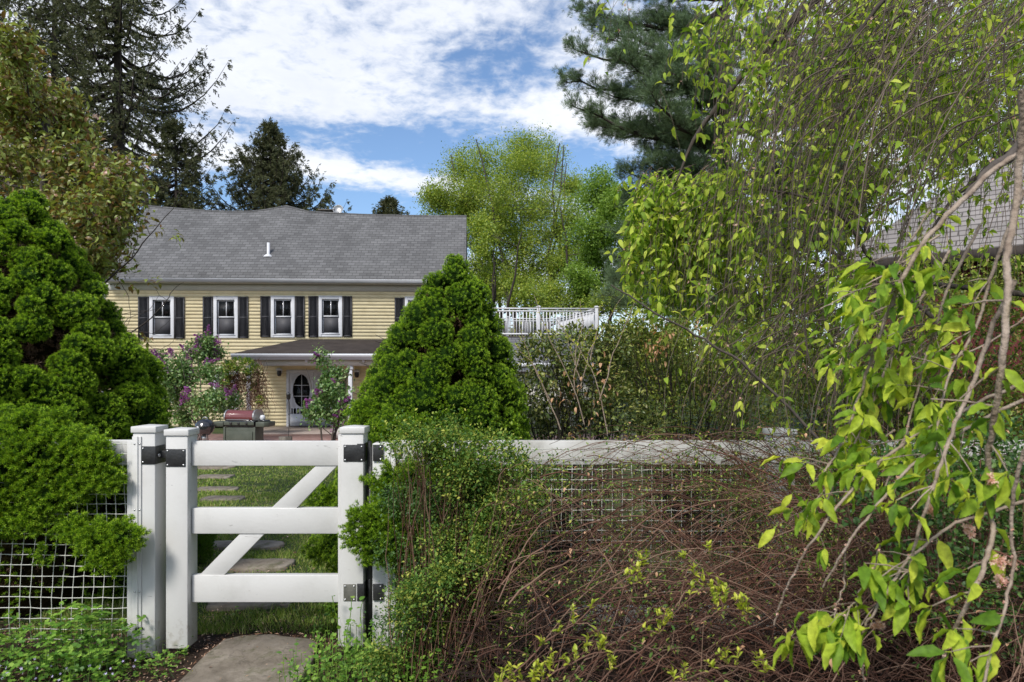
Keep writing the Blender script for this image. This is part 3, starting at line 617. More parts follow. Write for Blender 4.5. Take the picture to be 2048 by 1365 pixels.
    def rail(A, B, name):
        A = np.array(A); B = np.array(B); g = G()
        for dz, w, h in ((zr - za, .09, .05), (zr - za - .10, .05, .05), (.09, .05, .06)):
            g.bar(A + [0, 0, dz], B + [0, 0, dz], w, h)
        o = g.build(name, MT['white'], H); n = int(np.linalg.norm(B - A) / .128)
        ball = G(); ball.box((0, 0, (zr - za) / 2 + .0), (.036, .036, zr - za - .22)); b0 = ball.build('baluster', MT['white'], o)
        for i in range(1, n):
            p = A + (B - A) * i / n
            q = b0 if i == 1 else b0.copy()
            if i > 1: COL.objects.link(q); q.parent = o
            q.location = (p[0], p[1], p[2])
        return o
    def dpost(x, y, name='railing_post'):
        g = G(); g.bb((x - .06, y - .06, za - .12), (x + .06, y + .06, zr + .05)); g.box((x, y, zr + .07), (.17, .17, .04)); g.box((x, y, zr + .10), (.10, .10, .03)); g.build(name, MT['white'], H, bevel=.005)
    rail((ua, v1, za), (ub, v1, za), 'deck_railing'); rail((ub, v1, za), (far, 6.2, za), 'deck_railing'); rail((ua, 6.2, za), (far, 6.2, za), 'deck_railing')
    um = hp(1077, 617, v1)[0]
    for x, y in ((um, v1), (ub, v1), (far, 6.2), ((ub + far) / 2, (v1 + 6.2) / 2), (hp(1015, 640, 6.2)[0], 6.2)): dpost(x, y)
    return H, FL
H, FL = house()

def patio():
    g = G(); g.bb((-15, 15.6, -.56), (6, 22.2, -.44)); o = g.build('patio', MT['brick']); o['kind'] = 'structure'
patio()

# ================================================================= BARN AT THE RIGHT
def barn():
    B = thing('barn', 'dark red barn with a brown shingled hip roof behind the weeping cherry', 'barn', (6.06, 13, 0), math.atan2(-.65, .757))
    g = G(); g.bb((.35, .35, -.5), (8.7, 6.65, 3.62)); w = g.build('wall', MT['redwood'], B)
    e = 3.62; t = 3.5; r = 3.15
    V = [(0, 0, e), (9, 0, e), (9, 7, e), (0, 7, e), (t, t, e + r), (9 - t, t, e + r)]; V += [(x, y, z - .12) for x, y, z in V[:4]]
    g = G(); g.add(V, [(0, 1, 5, 4), (1, 2, 5), (2, 3, 4, 5), (3, 0, 4), (0, 6, 7, 1), (1, 7, 8, 2), (2, 8, 9, 3), (3, 9, 6, 0), (6, 9, 8, 7)]); g.build('roof', MT['barnshingle'], B)
    g = G()
    for i in range(40): g.bb((.36 + i * .21, .335, -.4), (.38 + i * .21, .35, 3.5))
    g.build('batten', MT['redwood'], B)
    fb = G(); fb.bb((-.03, -.05, e - .20), (9.03, -.001, e - .0)); fb.build('fascia', MT['darkbark'], B)
barn()

# ================================================================= GATE AND FENCE
FY = 3.80
def px2(x, Y): return (x - CX) / F0 * Y
def zz(y, Y): return EYE + (HY - y) / F0 * Y
def screws(g, pts, r=.0055):
    for p in pts:
        g.lathe([(0, .004), (r * .7, .003), (r, 0)], p, 8, [[1, 0, 0], [0, 0, -1], [0, 1, 0]])
def post_cap(c, y, zt, w, parent, pyramid=.009):
    h = w / 2 + .008; g = G()
    V = [(c - h, y - h, zt), (c + h, y - h, zt), (c + h, y + h, zt), (c - h, y + h, zt)]; V += [(a, b, zt + .034) for a, b, _ in V] ; V.append((c, y, zt + .034 + pyramid))
    g.add(V, [(3, 2, 1, 0), (0, 1, 5, 4), (1, 2, 6, 5), (2, 3, 7, 6), (3, 0, 4, 7), (4, 5, 8), (5, 6, 8), (6, 7, 8), (7, 4, 8)])
    return g.build('cap', MT['vinyl'], parent, bevel=.003)
def vpost(px_, w, zb, zt, parent, y=FY, name='post', cap=True, dx=0):
    g = G(); c = px2(px_, y - w / 2) + dx; g.bb((c - w / 2, y - w / 2, zb), (c + w / 2, y + w / 2, zt)); o = g.build(name, MT['vinyl'], parent, bevel=.004)
    if cap: post_cap(c, y, zt, w, o)
    return c, o
def net(x0, x1, y, z0, z1, step=.044, seed=0, parent=None, bulge=.03, sag=.02):
    r = np.random.default_rng(seed); nx = max(2, int((x1 - x0) / step)); nz = int((z1 - z0) / step)
    xs = np.linspace(x0, x1, nx + 1); zs = np.linspace(z0, z1, nz + 1); X, Z = np.meshgrid(xs, zs)
    ph = r.uniform(0, 6, 6)
    def wv(a, b, k): return np.sin(a * 4.1 + ph[k]) * .5 + np.sin(b * 5.3 + a * 1.7 + ph[k + 1]) * .5
    dX = sag * wv(X, Z, 0) + r.normal(0, .002, X.shape); dZ = sag * wv(Z, X, 2) + r.normal(0, .002, X.shape); dY = bulge * wv(X * 1.2, Z, 4)
    f = np.sin(pi * np.clip((X - x0) / (x1 - x0), 0, 1)) ** .3
    P = np.stack([X + dX * f, y + dY, Z + dZ * f], -1)
    g = G(); g.tubes(P, .0024, 4); g.tubes(np.transpose(P, (1, 0, 2)), .0022, 4)
    g.scatter(*quad_leaf(.9, 0), (P - [0, .0022, .004]).reshape(-1, 3), np.tile(np.array([[1, 0, 0], [0, 0, 1], [0, 1, 0]], float), (P.shape[0] * P.shape[1], 1, 1)), np.full(P.shape[0] * P.shape[1], .012))
    return g.build('netting', MT['net'], parent)
def gate():
    T = thing('garden_gate', 'white vinyl garden gate with three rails and a diagonal brace', 'gate', (0, 0, 0))
    zt = zz(872, FY - .06); zb = zz(1298, FY - .06)
    c, L = vpost(353.5, .120, zb, zt, T, name='stile')
    c2, R = vpost(704.5, .122, zb + .01, zt + .012, T, name='stile')
    x0 = c + .035; x1 = c2 - .062
    fy = FY - .02
    for (a, b) in ((883, 932), (1017, 1068), (1151, 1205)):
        g = G(); g.bb((px2(384, fy), fy, zz(b, fy)), (x1, fy + .045, zz(a, fy))); g.build('rail', MT['vinyl'], T, bevel=.0025)
    br = G(); y0 = fy + .006
    for (p, q) in (((638, 932), (545, 1017)), ((486, 1068), (402, 1151))):
        pass
    def brace(tl, tr, bl, brr):
        V = []
        for yy in (y0, y0 + .03):
            for (x, y) in (tl, tr, brr, bl): V.append((px2(x, y0), yy, zz(y, y0)))
        br.add(V, [(0, 3, 2, 1), (4, 5, 6, 7), (0, 1, 5, 4), (1, 2, 6, 5), (2, 3, 7, 6), (3, 0, 4, 7)])
    brace((634, 930), (676, 930), (541, 1018), (592, 1018)); brace((482, 1066), (531, 1066), (397, 1153), (446, 1153))
    br.build('brace', MT['vinyl'], T, bevel=.002)
    j = G(); j.bb((c2 - .082, FY - .045, zb + .01), (c2 - .0625, FY + .03, zt + .004)); j.build('edge_channel', MT['vinyl'], T, bevel=.002)
    # black plates
    def plate(x0, x1, y0, y1, nm, mat, off=.064, pts=4):
        yq = FY - off; g = G(); g.bb((px2(x0, yq), yq, zz(y1, yq)), (px2(x1, yq), yq + .004, zz(y0, yq))); o = g.build(nm, MT[mat], T, bevel=.001)
        s = G(); e = .010; a, b = px2(x0, yq) + e, px2(x1, yq) - e; u, v = zz(y1, yq) + e, zz(y0, yq) - e
        screws(s, [(p, yq - .001, q) for p in ((a, b) if pts == 4 else (a, b)) for q in (u, v)]); s.build('screw', MT['screw'], o); return o
    plate(331.5, 371, 898.5, 934, 'latch_plate', 'black'); h1 = plate(687, 727, 890, 924, 'hinge_plate', 'black'); plate(687, 712, 1169, 1203, 'hinge_plate', 'steelplate')
    for y0_, y1_ in ((888, 924), (1168, 1203)):
        yq = FY - .066; g = G(); g.bb((px2(714, yq), yq + .001, zz(y1_, yq)), (c2 + .066, yq + .005, zz(y0_, yq))); g.bb((c2 + .062, yq + .006, zz(y1_, yq)), (c2 + .067, FY + .02, zz(y0_, yq)))
        g.lathe([(0, zz(y0_, yq) + .01), (.012, zz(y0_, yq) + .01), (.012, zz(y1_, yq) - .03), (0, zz(y1_, yq) - .03)], (c2 + .085, FY - .01, 0), 10); g.build('hinge_strap', MT['black'], T, bevel=.001)
    # row of little screw heads on the inner side of the latch stile
    s = G()
    for y in (895, 925, 979, 1031, 1068, 1118, 1166, 1205): s.lathe([(0, .003), (.004, .002), (.005, 0)], (c + .0605, FY - .03, zz(y, FY)), 8, [[0, 0, 1], [1, 0, 0], [0, 1, 0]])
    s.build('screw', MT['screw'], T)
gate()
def fence_left():
    T = thing('fence', 'white vinyl fence end with latch post and netting, left of the gate', 'fence')
    zt = zz(866, FY - .06) ; c, P = vpost(288, .122, -.02, zt, T)
    g = G(); yq = FY - .068; g.bb((c - .061, yq, -.02), (c - .012, yq + .0055, zt - .02)); g.bb((c - .092, yq + .006, -.02), (c - .0615, yq + .012, zt - .045)); g.bb((c - .036, yq - .006, -.02), (c - .028, yq + .004, zt - .02)); g.build('netting_batten', MT['vinyl'], T, bevel=.001)
    s = G(); screws(s, [(x, yq - .001, zz(y, yq)) for x in (c - .048, c - .02) for y in (888, 1020, 1184)]); s.build('screw', MT['screw'], T)
    g = G(); g.bb((-4.6, FY + .0, zz(931, FY)), (c - .0615, FY + .045, zz(881, FY))); g.build('rail', MT['vinyl'], T, bevel=.003)
    net(-4.6, c - .06, FY - .05, .10, zz(888, FY - .05), .055, 3, T)
    # latch bracket
    yq = FY - .066; z0, z1 = zz(929, yq), zz(893, yq); g = G(); g.bb((c - .012, yq, z0), (c + .0655, yq + .004, z1)); g.bb((c + .0615, yq + .0045, z0), (c + .066, FY + .05, z1)); g.bb((c + .066, FY - .02, z0 + .03), (c + .105, FY - .01, z1 - .03))
    o = g.build('latch_bracket', MT['black'], T, bevel=.001); s = G(); screws(s, [(x, yq - .001, z) for x in (c - .002,) for z in (z0 + .012, z1 - .012)])
    s.lathe([(.010, 0), (.010, .004), (.006, .004), (.006, 0)], (c + .067, FY - .03, (z0 + z1) / 2 - .004), 10, [[0, 0, 1], [1, 0, 0], [0, 1, 0]])
    s.lathe([(.010, 0), (.010, .004), (.006, .004), (.006, 0)], (c + .067, FY + .0, (z0 + z1) / 2 + .004), 10, [[0, 0, 1], [1, 0, 0], [0, 1, 0]]); s.build('screw', MT['screw'], o)
    g = G(); g.box((c - .018, yq - .004, zz(1256, yq)), (.035, .002, .010)); g.box((c - .036, yq - .008, zz(1259, yq)), (.01, .002, .018)); g.build('tape_scrap', MT['black'], T)
fence_left()
def fence_right():
    T = thing('fence', 'long white vinyl fence with netting run, right of the gate under the bramble', 'fence')
    zt = zz(888, FY - .06); c, P = vpost(763, .10, -.02, zt, T, cap=False)
    g = G(); yq = FY - .060; g.bb((c + .03, yq, -.02), (c + .050, yq + .008, zt - .03)); g.bb((c + .0505, yq + .004, 0), (c + .078, yq + .012, zt - .05)); g.build('netting_batten', MT['vinyl'], T, bevel=.001)
    c2, _ = vpost(1568, .125, -.02, zz(872, FY - .06), T); c3, _ = vpost(2300, .125, -.02, zz(872, FY - .06), T)
    for (y0, y1) in ((882, 930),):
        for a, b in ((c + .05, c2 - .063), (c2 + .063, c3 - .063)):
            g = G(); g.bb((a, FY, zz(y1, FY)), (b, FY + .045, zz(y0, FY))); g.build('rail', MT['oldvinyl'], T, bevel=.003)
            g = G(); g.bb((a, FY, .12), (b, FY + .045, .25)); g.build('rail', MT['vinyl'], T, bevel=.003)
    net(c + .06, c3, FY - .055, .08, zz(900, FY - .05), .054, 9, T, .012, .006)
    yq = FY - .066
    for y0, y1 in ((890, 923), (1169, 1202)):
        g = G(); g.bb((c - .045, yq + .004, zz(y1, yq)), (c + .012, yq + .010, zz(y0, yq))); o = g.build('hinge_plate', MT['black'], T, bevel=.001)
        s = G(); screws(s, [(c - .002, yq + .003, zz(y, yq)) for y in (y0 + 4, y1 - 4)]); s.build('screw', MT['screw'], o)
    g = G(); g.bb((c - .085, FY - .02, .05), (c - .052, FY - .012, zt - .02)); g.build('gap_strip', MT['black'], T)
fence_right()

# ================================================================= PATH STONES
def stones():
    spec = [(502, 1345, 118, .84, 'large mossy grey flagstone in front of the gate', .0),
            (500, 1216, 85, .16, 'grey flagstone half hidden under the lowest gate rail', .1), (502, 1137, 84, .30, 'wide brown-grey flagstone behind the low rail of the gate', .05),
            (485, 1096, 82, .26, 'flagstone crossed by the gate brace', -.05), (446, 1001, 40, .34, 'dark small flagstone seen below the top rail, nearest of the dark three', .0),
            (436, 981, 42, .34, 'dark flagstone in the lawn between two others', .0), (430, 956, 36, .4, 'dark distant flagstone just below the top gate rail', 0), (430, 937, 40, .4, 'farthest flagstone, touching the top gate rail edge', 0)]
    for i, (x, y, hw, dep, lab, rot) in enumerate(spec):
        Y = 4.0
        for _ in range(20): Y = F0 * (EYE - gz(Y)) / (y - HY)
        cx = px2(x, Y); hx = hw / F0 * Y; hy = dep / 2; r = np.random.default_rng(20 + i); n = 26; pts = []
        for k in range(n):
            a = 2 * pi * k / n; q = (abs(cos(a)) ** 6 + abs(sin(a)) ** 6) ** (-1 / 6) * (1 + r.uniform(-.035, .035) - .10 * max(0, sin(a * 2 + i * 1.3)) ** 2); pts.append((hx * q * cos(a), hy * q * sin(a)))
        g = G(); V = [(p[0] * 1.0, p[1], -.03) for p in pts] + [(p[0], p[1], .022) for p in pts] + [(p[0] * .97, p[1] * .96, .030 + r.uniform(-.002, .002)) for p in pts] + [(p[0] * .5, p[1] * .5, .033 + r.uniform(-.003, .003)) for p in pts] + [(0, 0, .033)]
        F = []
        for q in range(3): F += [(q * n + k, q * n + (k + 1) % n, (q + 1) * n + (k + 1) % n, (q + 1) * n + k) for k in range(n)]
        F += [(3 * n + k, 3 * n + (k + 1) % n, 4 * n) for k in range(n)]
        g.add(V, F); o = g.build('stepping_stone', MT['stone'], smooth=False, loc=(cx, Y, float(gz(Y)) + .008)); o.rotation_euler = (0, 0, rot); tag(o, lab, 'stepping stone', 'flagstones of the garden path')
        STONES.append((cx, Y, hx, hy))
STONES = []
stones()
def off_stone(P, m=.0):
    k = np.ones(len(P), bool)
    for cx, cy, hx, hy in STONES: k &= ~((np.abs((P[:, 0] - cx) / (hx - m)) ** 3 + np.abs((P[:, 1] - cy) / (hy - m)) ** 3) < 1)
    return k

# ================================================================= GRASS, LITTER, GROUND COVER
def grass():
    g = G(); V = [(-.5, 0, 0), (.5, 0, 0), (.28, .6, .12), (-.28, .6, .12), (0, 1, .35)]; T = [(0, 1, 2, 3), (3, 2, 4)]
    def put(n, x0, x1, y0, y1, h, w, dens=None):
        P = np.stack([rng.uniform(x0, x1, n), rng.uniform(y0, y1, n), np.zeros(n)], -1)
        P = P[off_stone(P, .035)]
        cl = np.sin(P[:, 0] * 9 + np.sin(P[:, 1] * 7) * 2) + np.sin(P[:, 1] * 8 + P[:, 0] * 3); near = ~off_stone(P, -.09); P = P[rng.random(len(P)) < np.where(near, .4, .72 + .28 * np.clip(cl, -1, 1))]
        P[:, 2] = gz(P[:, 1]); n = len(P); D = rdir(n, (0, 0, 1.2), .75); R = frames(D, rng.uniform(0, 6.28, n)); hh = h * rng.uniform(.35, 1.35, n) * (.8 + .3 * np.sin(P[:, 0] * 5.3 + P[:, 1] * 2.1) * np.sin(P[:, 1] * 4.7))
        g.scatter(V, T, P, R, np.stack([np.full(n, w), hh, hh], -1))
    put(52000, -3.0, -.7, 4.32, 7.2, .045, .006); put(36000, -5.0, -1.2, 7.0, 10.5, .05, .011); put(26000, -7, -1.5, 10.4, 15.6, .05, .018)
    put(9000, -3.0, -.9, 4.05, 4.42, .06, .006); put(12000, -1.6, 8, 4.3, 12, .07, .015)
    tag(g.build('lawn_grass', MT['grass']), 'short mown green lawn grass behind the gate', 'grass', kind='stuff')
grass()
def clover():
    g = G(); n = 2600; P = np.stack([rng.uniform(-3.8, -.9, n), rng.uniform(4.2, 9, n), np.zeros(n)], -1); k = (np.sin(P[:, 0] * 4 + 1) * np.sin(P[:, 1] * 3.3) > .1) & off_stone(P, .0); P = P[k]; P[:, 2] = gz(P[:, 1]) + rng.uniform(.02, .06, len(P)); g.scatter(*lobed(), P, frames(rdir(len(P), (0, 0, .0)) * [1, 1, .25]), rng.uniform(.008, .018, len(P)))
    tag(g.build('clover', MT['cover']), 'clover and low weeds growing through the lawn', 'weeds', kind='stuff')
def litter():
    g = G(); n = 9000; P = np.stack([rng.uniform(-3.6, .2, n), rng.uniform(3.05, 4.4, n), np.zeros(n)], -1); P[:, 2] = rng.uniform(.006, .02, n)
    k = off_stone(P, .02) | (rng.random(n) < .02); P = P[k]; P[~off_stone(P)] += [0, 0, .034]; n = len(P); R = frames(rdir(n, (0, 0, 0), 1) * [1, 1, .25], rng.uniform(-.5, .5, n))
    g.scatter(*quad_leaf(.3, .1), P, R, rng.uniform(.008, .028, n))
    n = 1600; P = np.stack([rng.uniform(-3.9, -.8, n), rng.uniform(4.3, 11, n), np.zeros(n)], -1); P[:, 2] = gz(P[:, 1]) + .04; R = frames(rdir(n) * [1, 1, .3]); g.scatter(*quad_leaf(.6, .1), P, R, rng.uniform(.012, .028, n))
    tag(g.build('leaf_litter', MT['litter']), 'reddish mulch and fallen petals around the gate stone', 'leaf litter', kind='stuff')
litter()
def lobed():      # three rounded lobed leaflets, columbine-like
    V = [(0, 0, 0)]; F = []
    for q in (-1, 0, 1):
        a0 = q * 1.15; c = len(V); V.append((sin(a0) * .18, cos(a0) * .18 + .1, .02))
        pts = [(-.75, .42), (-.45, .72), (-.2, .64), (0, .86), (.2, .64), (.45, .72), (.75, .42)]
        for (a, r) in pts: V.append((sin(a0 + a) * r, cos(a0 + a) * r + .1, .06 - .10 * r + .03 * (abs(a) > .3)))
        F += [(c, c + i, c + i + 1) for i in range(1, 7)]
    return V, F
def ground_cover():
    g = G()
    def patch(n, x0, x1, y0, y1, s0, s1, hmax, tmpl, gg):
        P = np.stack([rng.uniform(x0, x1, n), rng.uniform(y0, y1, n), rng.uniform(.03, 1, n) ** 1.4 * hmax], -1); P = P[off_stone(P, .02) | (P[:, 2] > .12)]; n = len(P)
        D = rdir(n, (0, -.25, .15), .8) * [1, 1, .5]; gg.scatter(*tmpl, P, frames(D, rng.uniform(-.4, .4, n)), rng.uniform(s0, s1, n))
        st = np.stack([P * [1, 1, 0] + rng.normal(0, .03, (n, 3)) * [1, 1, 0], P * [1, 1, .6], P], 1)[::4]; sg.tubes(st, .0015, 3)
    sg = G(); lb = lobed(); g = G()
    patch(1500, -3.7, -1.98, 3.25, 3.75, .018, .042, .26, lb, g); patch(260, -2.42, -2.1, 3.45, 3.7, .022, .045, .34, lb, g); patch(160, -2.02, -1.75, 3.42, 3.8, .014, .026, .10, lb, g)
    o = g.build('leaves', MT['cover']); h = thing('columbine_patch', 'low green lobed columbine leaves under the netting left of the gate', 'plants'); h.location = (0, 0, 0); o.parent = h; sg.build('stems', MT['barbdark'], h)
    n = 56; P = np.stack([rng.uniform(-3.2, -1.9, n), rng.uniform(3.3, 3.55, n), rng.uniform(.04, .12, n)], -1); Rv = frames(rdir(n, (0, -1, .5), .6)); sv = rng.uniform(.006, .010, n)
    for q in range(n): v = G(); v.scatter(*flower5(), P[q:q + 1], Rv[q:q + 1], sv[q:q + 1]); v.build('flower', MT['violet'], h)
    sg = G(); g = G(); lv = leaf_t(.75, .06, -.1)
    patch(1500, -1.12, -.25, 3.2, 3.72, .014, .032, .20, lv, g); patch(400, -1.15, -.8, 3.9, 4.3, .014, .03, .2, lv, g); patch(500, -.9, .1, 3.2, 3.6, .02, .035, .3, lv, g)
    # climbing violet stems on the hinge post
    cs = []
    for x in (690, 704, 722):
        K = 7; z = np.linspace(.0, .36, K); X = px2(x, 3.66) + np.cumsum(rng.normal(0, .012, K)); L_ = np.stack([X, np.full(K, 3.66), z], -1); cs.append(L_)
        D = rdir(K, (0, -1, .3), .8); g.scatter(*lv, L_, frames(D), rng.uniform(.03, .045, K))
    h = thing('bindweed_patch', 'low green heart-leaved weeds round the foot of the hinge post', 'plants'); g.build('leaves', MT['cover'], h); sg.build('stems', MT['cover'], h)
    for L_ in cs: q = G(); q.tubes(L_, .002, 4); q.build('climbing_stem', MT['cover'], h)
    d = thing('dandelion', 'single yellow dandelion lying beside the front flagstone', 'flower'); p = np.array([px2(385, 3.48), 3.48, .03])
    g = G(); n = 60; g.scatter(*quad_leaf(.3, .05), np.tile(p, (n, 1)), frames(rdir(n, (0, -.8, .5), .8)), rng.uniform(.008, .014, n)); g.build('flower_head', MT['yellow'], d)
    g = G(); g.tubes(np.array([p, p + [-.04, 0, .02], p + [-.09, .02, .0]]), .002, 5); g.build('stem', MT['cover'], d)
ground_cover(); clover()

# ================================================================= PUFF SHRUB TOOLS
def shell_points(puffs, n, fill=.25, boost=0):
    pf = np.array(puffs, float); w = pf[:, 3] ** 2
    if boost: w[-boost:] *= 3.2
    idx = rng.choice(len(pf), n, p=w / w.sum())
    d = rdir(n); r = pf[idx, 3] * (1 - fill * rng.random(n) ** 1.5)
    P = pf[idx, :3] + d * r[:, None] * [1, 1, .92]
    if boost: e = idx >= len(pf) - boost; P[e] = pf[idx[e], :3] + d[e] * (pf[idx[e], 3] * (.55 + .65 * rng.random(e.sum())))[:, None] * [1.15, .8, .8] + (.035 * np.stack([np.sin(pf[idx[e], 3] * 99 + d[e][:, 2] * 6), 0 * d[e][:, 0], np.sin(d[e][:, 0] * 7 + pf[idx[e], 0] * 40)], -1))
    return P, d, idx
def cull_inside(P, idx, puffs, k=.86):
    pf = np.array(puffs, float); keep = np.ones(len(P), bool)
    for i, p in enumerate(pf):
        ins = (np.linalg.norm(P - p[:3], axis=1) < p[3] * k) & (idx != i); keep &= ~ins
    return keep

# ---------------------------------------------------------------- dwarf spruces
def dwarf_spruce(label, cx, cy, prof, n_puff, n_tuft, tsize, extra, seed, thin=None, lean=0):
    global rng
    rng = np.random.default_rng(seed)
    T = thing('dwarf_spruce', label, 'conifer', (cx, cy, 0))
    prof = np.array(prof); zs, rs = prof[:, 0], prof[:, 1]; zt = zs[-1]
    puffs = []
    # puffs placed with equal area over the cone
    za = np.linspace(zs[0], zt, 200); ra = np.interp(za, zs, rs); cum = np.cumsum(ra + .03); cum /= cum[-1]
    for i in range(n_puff):
        t = (i + .5) / n_puff; z = np.interp(t, cum, za); r = np.interp(z, zs, rs); a = i * 2.39996 + rng.uniform(-.35, .35)
        q = min(.5 * r + .03, rng.uniform(.07, .155)) * (1.12 if z < zt * .6 else .88)
        rr = max(0, r - q * .70) * rng.uniform(.94, 1.03); puffs.append((rr * cos(a), rr * sin(a), z + rng.uniform(-.05, .05), q))
    puffs.append((0, 0, zt - .06, .07)); puffs += [(x - cx, y - cy, z, r) for x, y, z, r in extra]
    puffs = [(p[0] + (lean * p[2] if i < len(puffs) - len(extra) else 0), p[1], p[2], p[3]) for i, p in enumerate(puffs)]
    P, d, idx = shell_points(puffs, n_tuft, .20, len(extra))
    k = cull_inside(P, idx, puffs, .86)
    rad = np.hypot(P[:, 0] - lean * P[:, 2], P[:, 1]); core = np.interp(P[:, 2], zs, rs) * .62; k &= (rad > core) | (idx >= n_puff)
    if thin is not None: k &= thin(P + [cx, cy, 0])
    P, d = P[k], d[k]
    ax = np.stack([P[:, 0], P[:, 1], np.zeros(len(P))], -1); ax /= np.linalg.norm(ax, axis=1, keepdims=True) + 1e-6
    D = d * .9 + ax * .5 + [0, 0, .45] + rng.normal(0, .20, (len(P), 3)); R = frames(D, rng.uniform(0, 6.28, len(P)))
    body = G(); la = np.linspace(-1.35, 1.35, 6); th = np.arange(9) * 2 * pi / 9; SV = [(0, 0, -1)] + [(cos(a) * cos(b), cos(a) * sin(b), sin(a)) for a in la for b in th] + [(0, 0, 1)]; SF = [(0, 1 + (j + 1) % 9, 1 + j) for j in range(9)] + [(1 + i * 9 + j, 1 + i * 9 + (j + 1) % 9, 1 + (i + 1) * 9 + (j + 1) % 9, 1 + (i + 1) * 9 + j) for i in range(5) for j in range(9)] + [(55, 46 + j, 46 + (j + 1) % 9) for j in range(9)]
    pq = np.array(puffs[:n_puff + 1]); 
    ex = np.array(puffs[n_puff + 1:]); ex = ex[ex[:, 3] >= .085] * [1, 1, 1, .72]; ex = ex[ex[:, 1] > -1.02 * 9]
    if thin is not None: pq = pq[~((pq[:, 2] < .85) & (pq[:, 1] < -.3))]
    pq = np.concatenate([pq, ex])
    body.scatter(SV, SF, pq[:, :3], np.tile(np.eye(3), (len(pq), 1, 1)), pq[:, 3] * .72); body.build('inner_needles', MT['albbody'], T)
    n = len(P); sz = tsize * rng.uniform(.75, 1.25, n); g = G(); g.scatter(*brush(9, .55, .17, 3), P - R[:, :, 1] * (sz * .6)[:, None], R, sz); g.build('foliage', MT['alberta'], T)
    g = G(); k2 = rng.random(n) < .92; g.scatter(*tuft3(9, 1.25, .17, 5), (P + R[:, :, 1] * (sz * .05)[:, None])[k2], R[k2], sz[k2] * .72); g.build('new_growth', MT['albnew'], T)
    # dead inner needles and twigs
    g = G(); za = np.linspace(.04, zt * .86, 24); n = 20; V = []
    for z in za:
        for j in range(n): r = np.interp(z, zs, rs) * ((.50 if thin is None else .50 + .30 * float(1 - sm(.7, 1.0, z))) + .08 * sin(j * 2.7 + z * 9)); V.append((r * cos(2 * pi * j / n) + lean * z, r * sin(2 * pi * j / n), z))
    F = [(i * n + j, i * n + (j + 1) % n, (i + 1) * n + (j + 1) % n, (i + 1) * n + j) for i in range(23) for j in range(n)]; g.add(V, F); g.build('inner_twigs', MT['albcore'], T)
    g = G(); m = n_tuft // (30 if thin is None else 12); a = rng.uniform(0, 6.28, m); z = rng.uniform(.08, zt * .9, m); r = np.interp(z, zs, rs) * rng.uniform(.5, .8, m); Q = np.stack([r * np.cos(a) + lean * z, r * np.sin(a), z], -1)
    g.scatter(*tuft(9, 1.4, .10, 8), Q, frames(rdir(m) * [1, 1, .5]), tsize * rng.uniform(.8, 1.4, m)); g.build('dead_needles', MT['deadneedle'], T)
    g = G(); m = 240; a = rng.uniform(0, 6.28, m); z = rng.uniform(.05, zt * .8, m); r = np.interp(z, zs, rs) * rng.uniform(.75, .98, m); t = np.linspace(.1, 1, 6)
    Q = np.stack([(r * np.cos(a))[:, None] * t, (r * np.sin(a))[:, None] * t, z[:, None] - .10 * (1 - t)], -1) + rng.normal(0, .008, (m, 6, 3)); g.tubes(Q, np.linspace(.006, .0015, 6), 4)
    g.build('branches', MT['darkbark'], T)
    g = G(); g.tubes([(0, 0, -.05), (.01, 0, zt * .4), (0, 0, zt * .9)], [.06, .04, .01], 8); g.build('trunk', MT['darkbark'], T)
    return T
def wp(x, y, Y, r): p = W(x, y, Y); return (p[0], p[1], p[2], r)
def thinL(P):          # bare lower side towards the netting
    low = (P[:, 1] < 4.5) & (P[:, 2] < .74); return (~low) | (rng.random(len(P)) < .12) | (P[:, 1] < 3.72)
dwarf_spruce('very large rounded bright green dwarf spruce left of the gate, pushing through the netting', -3.52, 4.9,
             [(.05, .92), (.5, .99), (1.0, .97), (1.25, .93), (1.6, .85), (2.0, .61), (2.2, .48), (2.5, .32), (2.72, .17), (2.83, .05)], 400, 175000, .031,
             [wp(205, 940, 3.95, .12), wp(165, 930, 3.85, .16), wp(110, 925, 3.75, .16), wp(60, 900, 3.75, .18), wp(40, 970, 3.75, .15), wp(10, 1000, 3.8, .15), wp(150, 900, 3.72, .11), wp(190, 915, 3.70, .09), wp(0, 930, 3.75, .18), wp(100, 990, 3.72, .11), wp(165, 965, 3.70, .09), wp(215, 960, 3.68, .06), wp(30, 870, 3.8, .16), wp(110, 870, 3.85, .14), wp(-40, 960, 3.75, .18), wp(195, 1075, 3.62, .09), wp(240, 1075, 3.6, .085), wp(215, 1115, 3.6, .075), wp(255, 1080, 3.58, .055), wp(160, 1060, 3.66, .07), wp(80, 1110, 3.72, .04), wp(60, 1040, 3.7, .07), wp(130, 1060, 3.7, .05), wp(-10, 1060, 3.7, .09)], 11, thinL)
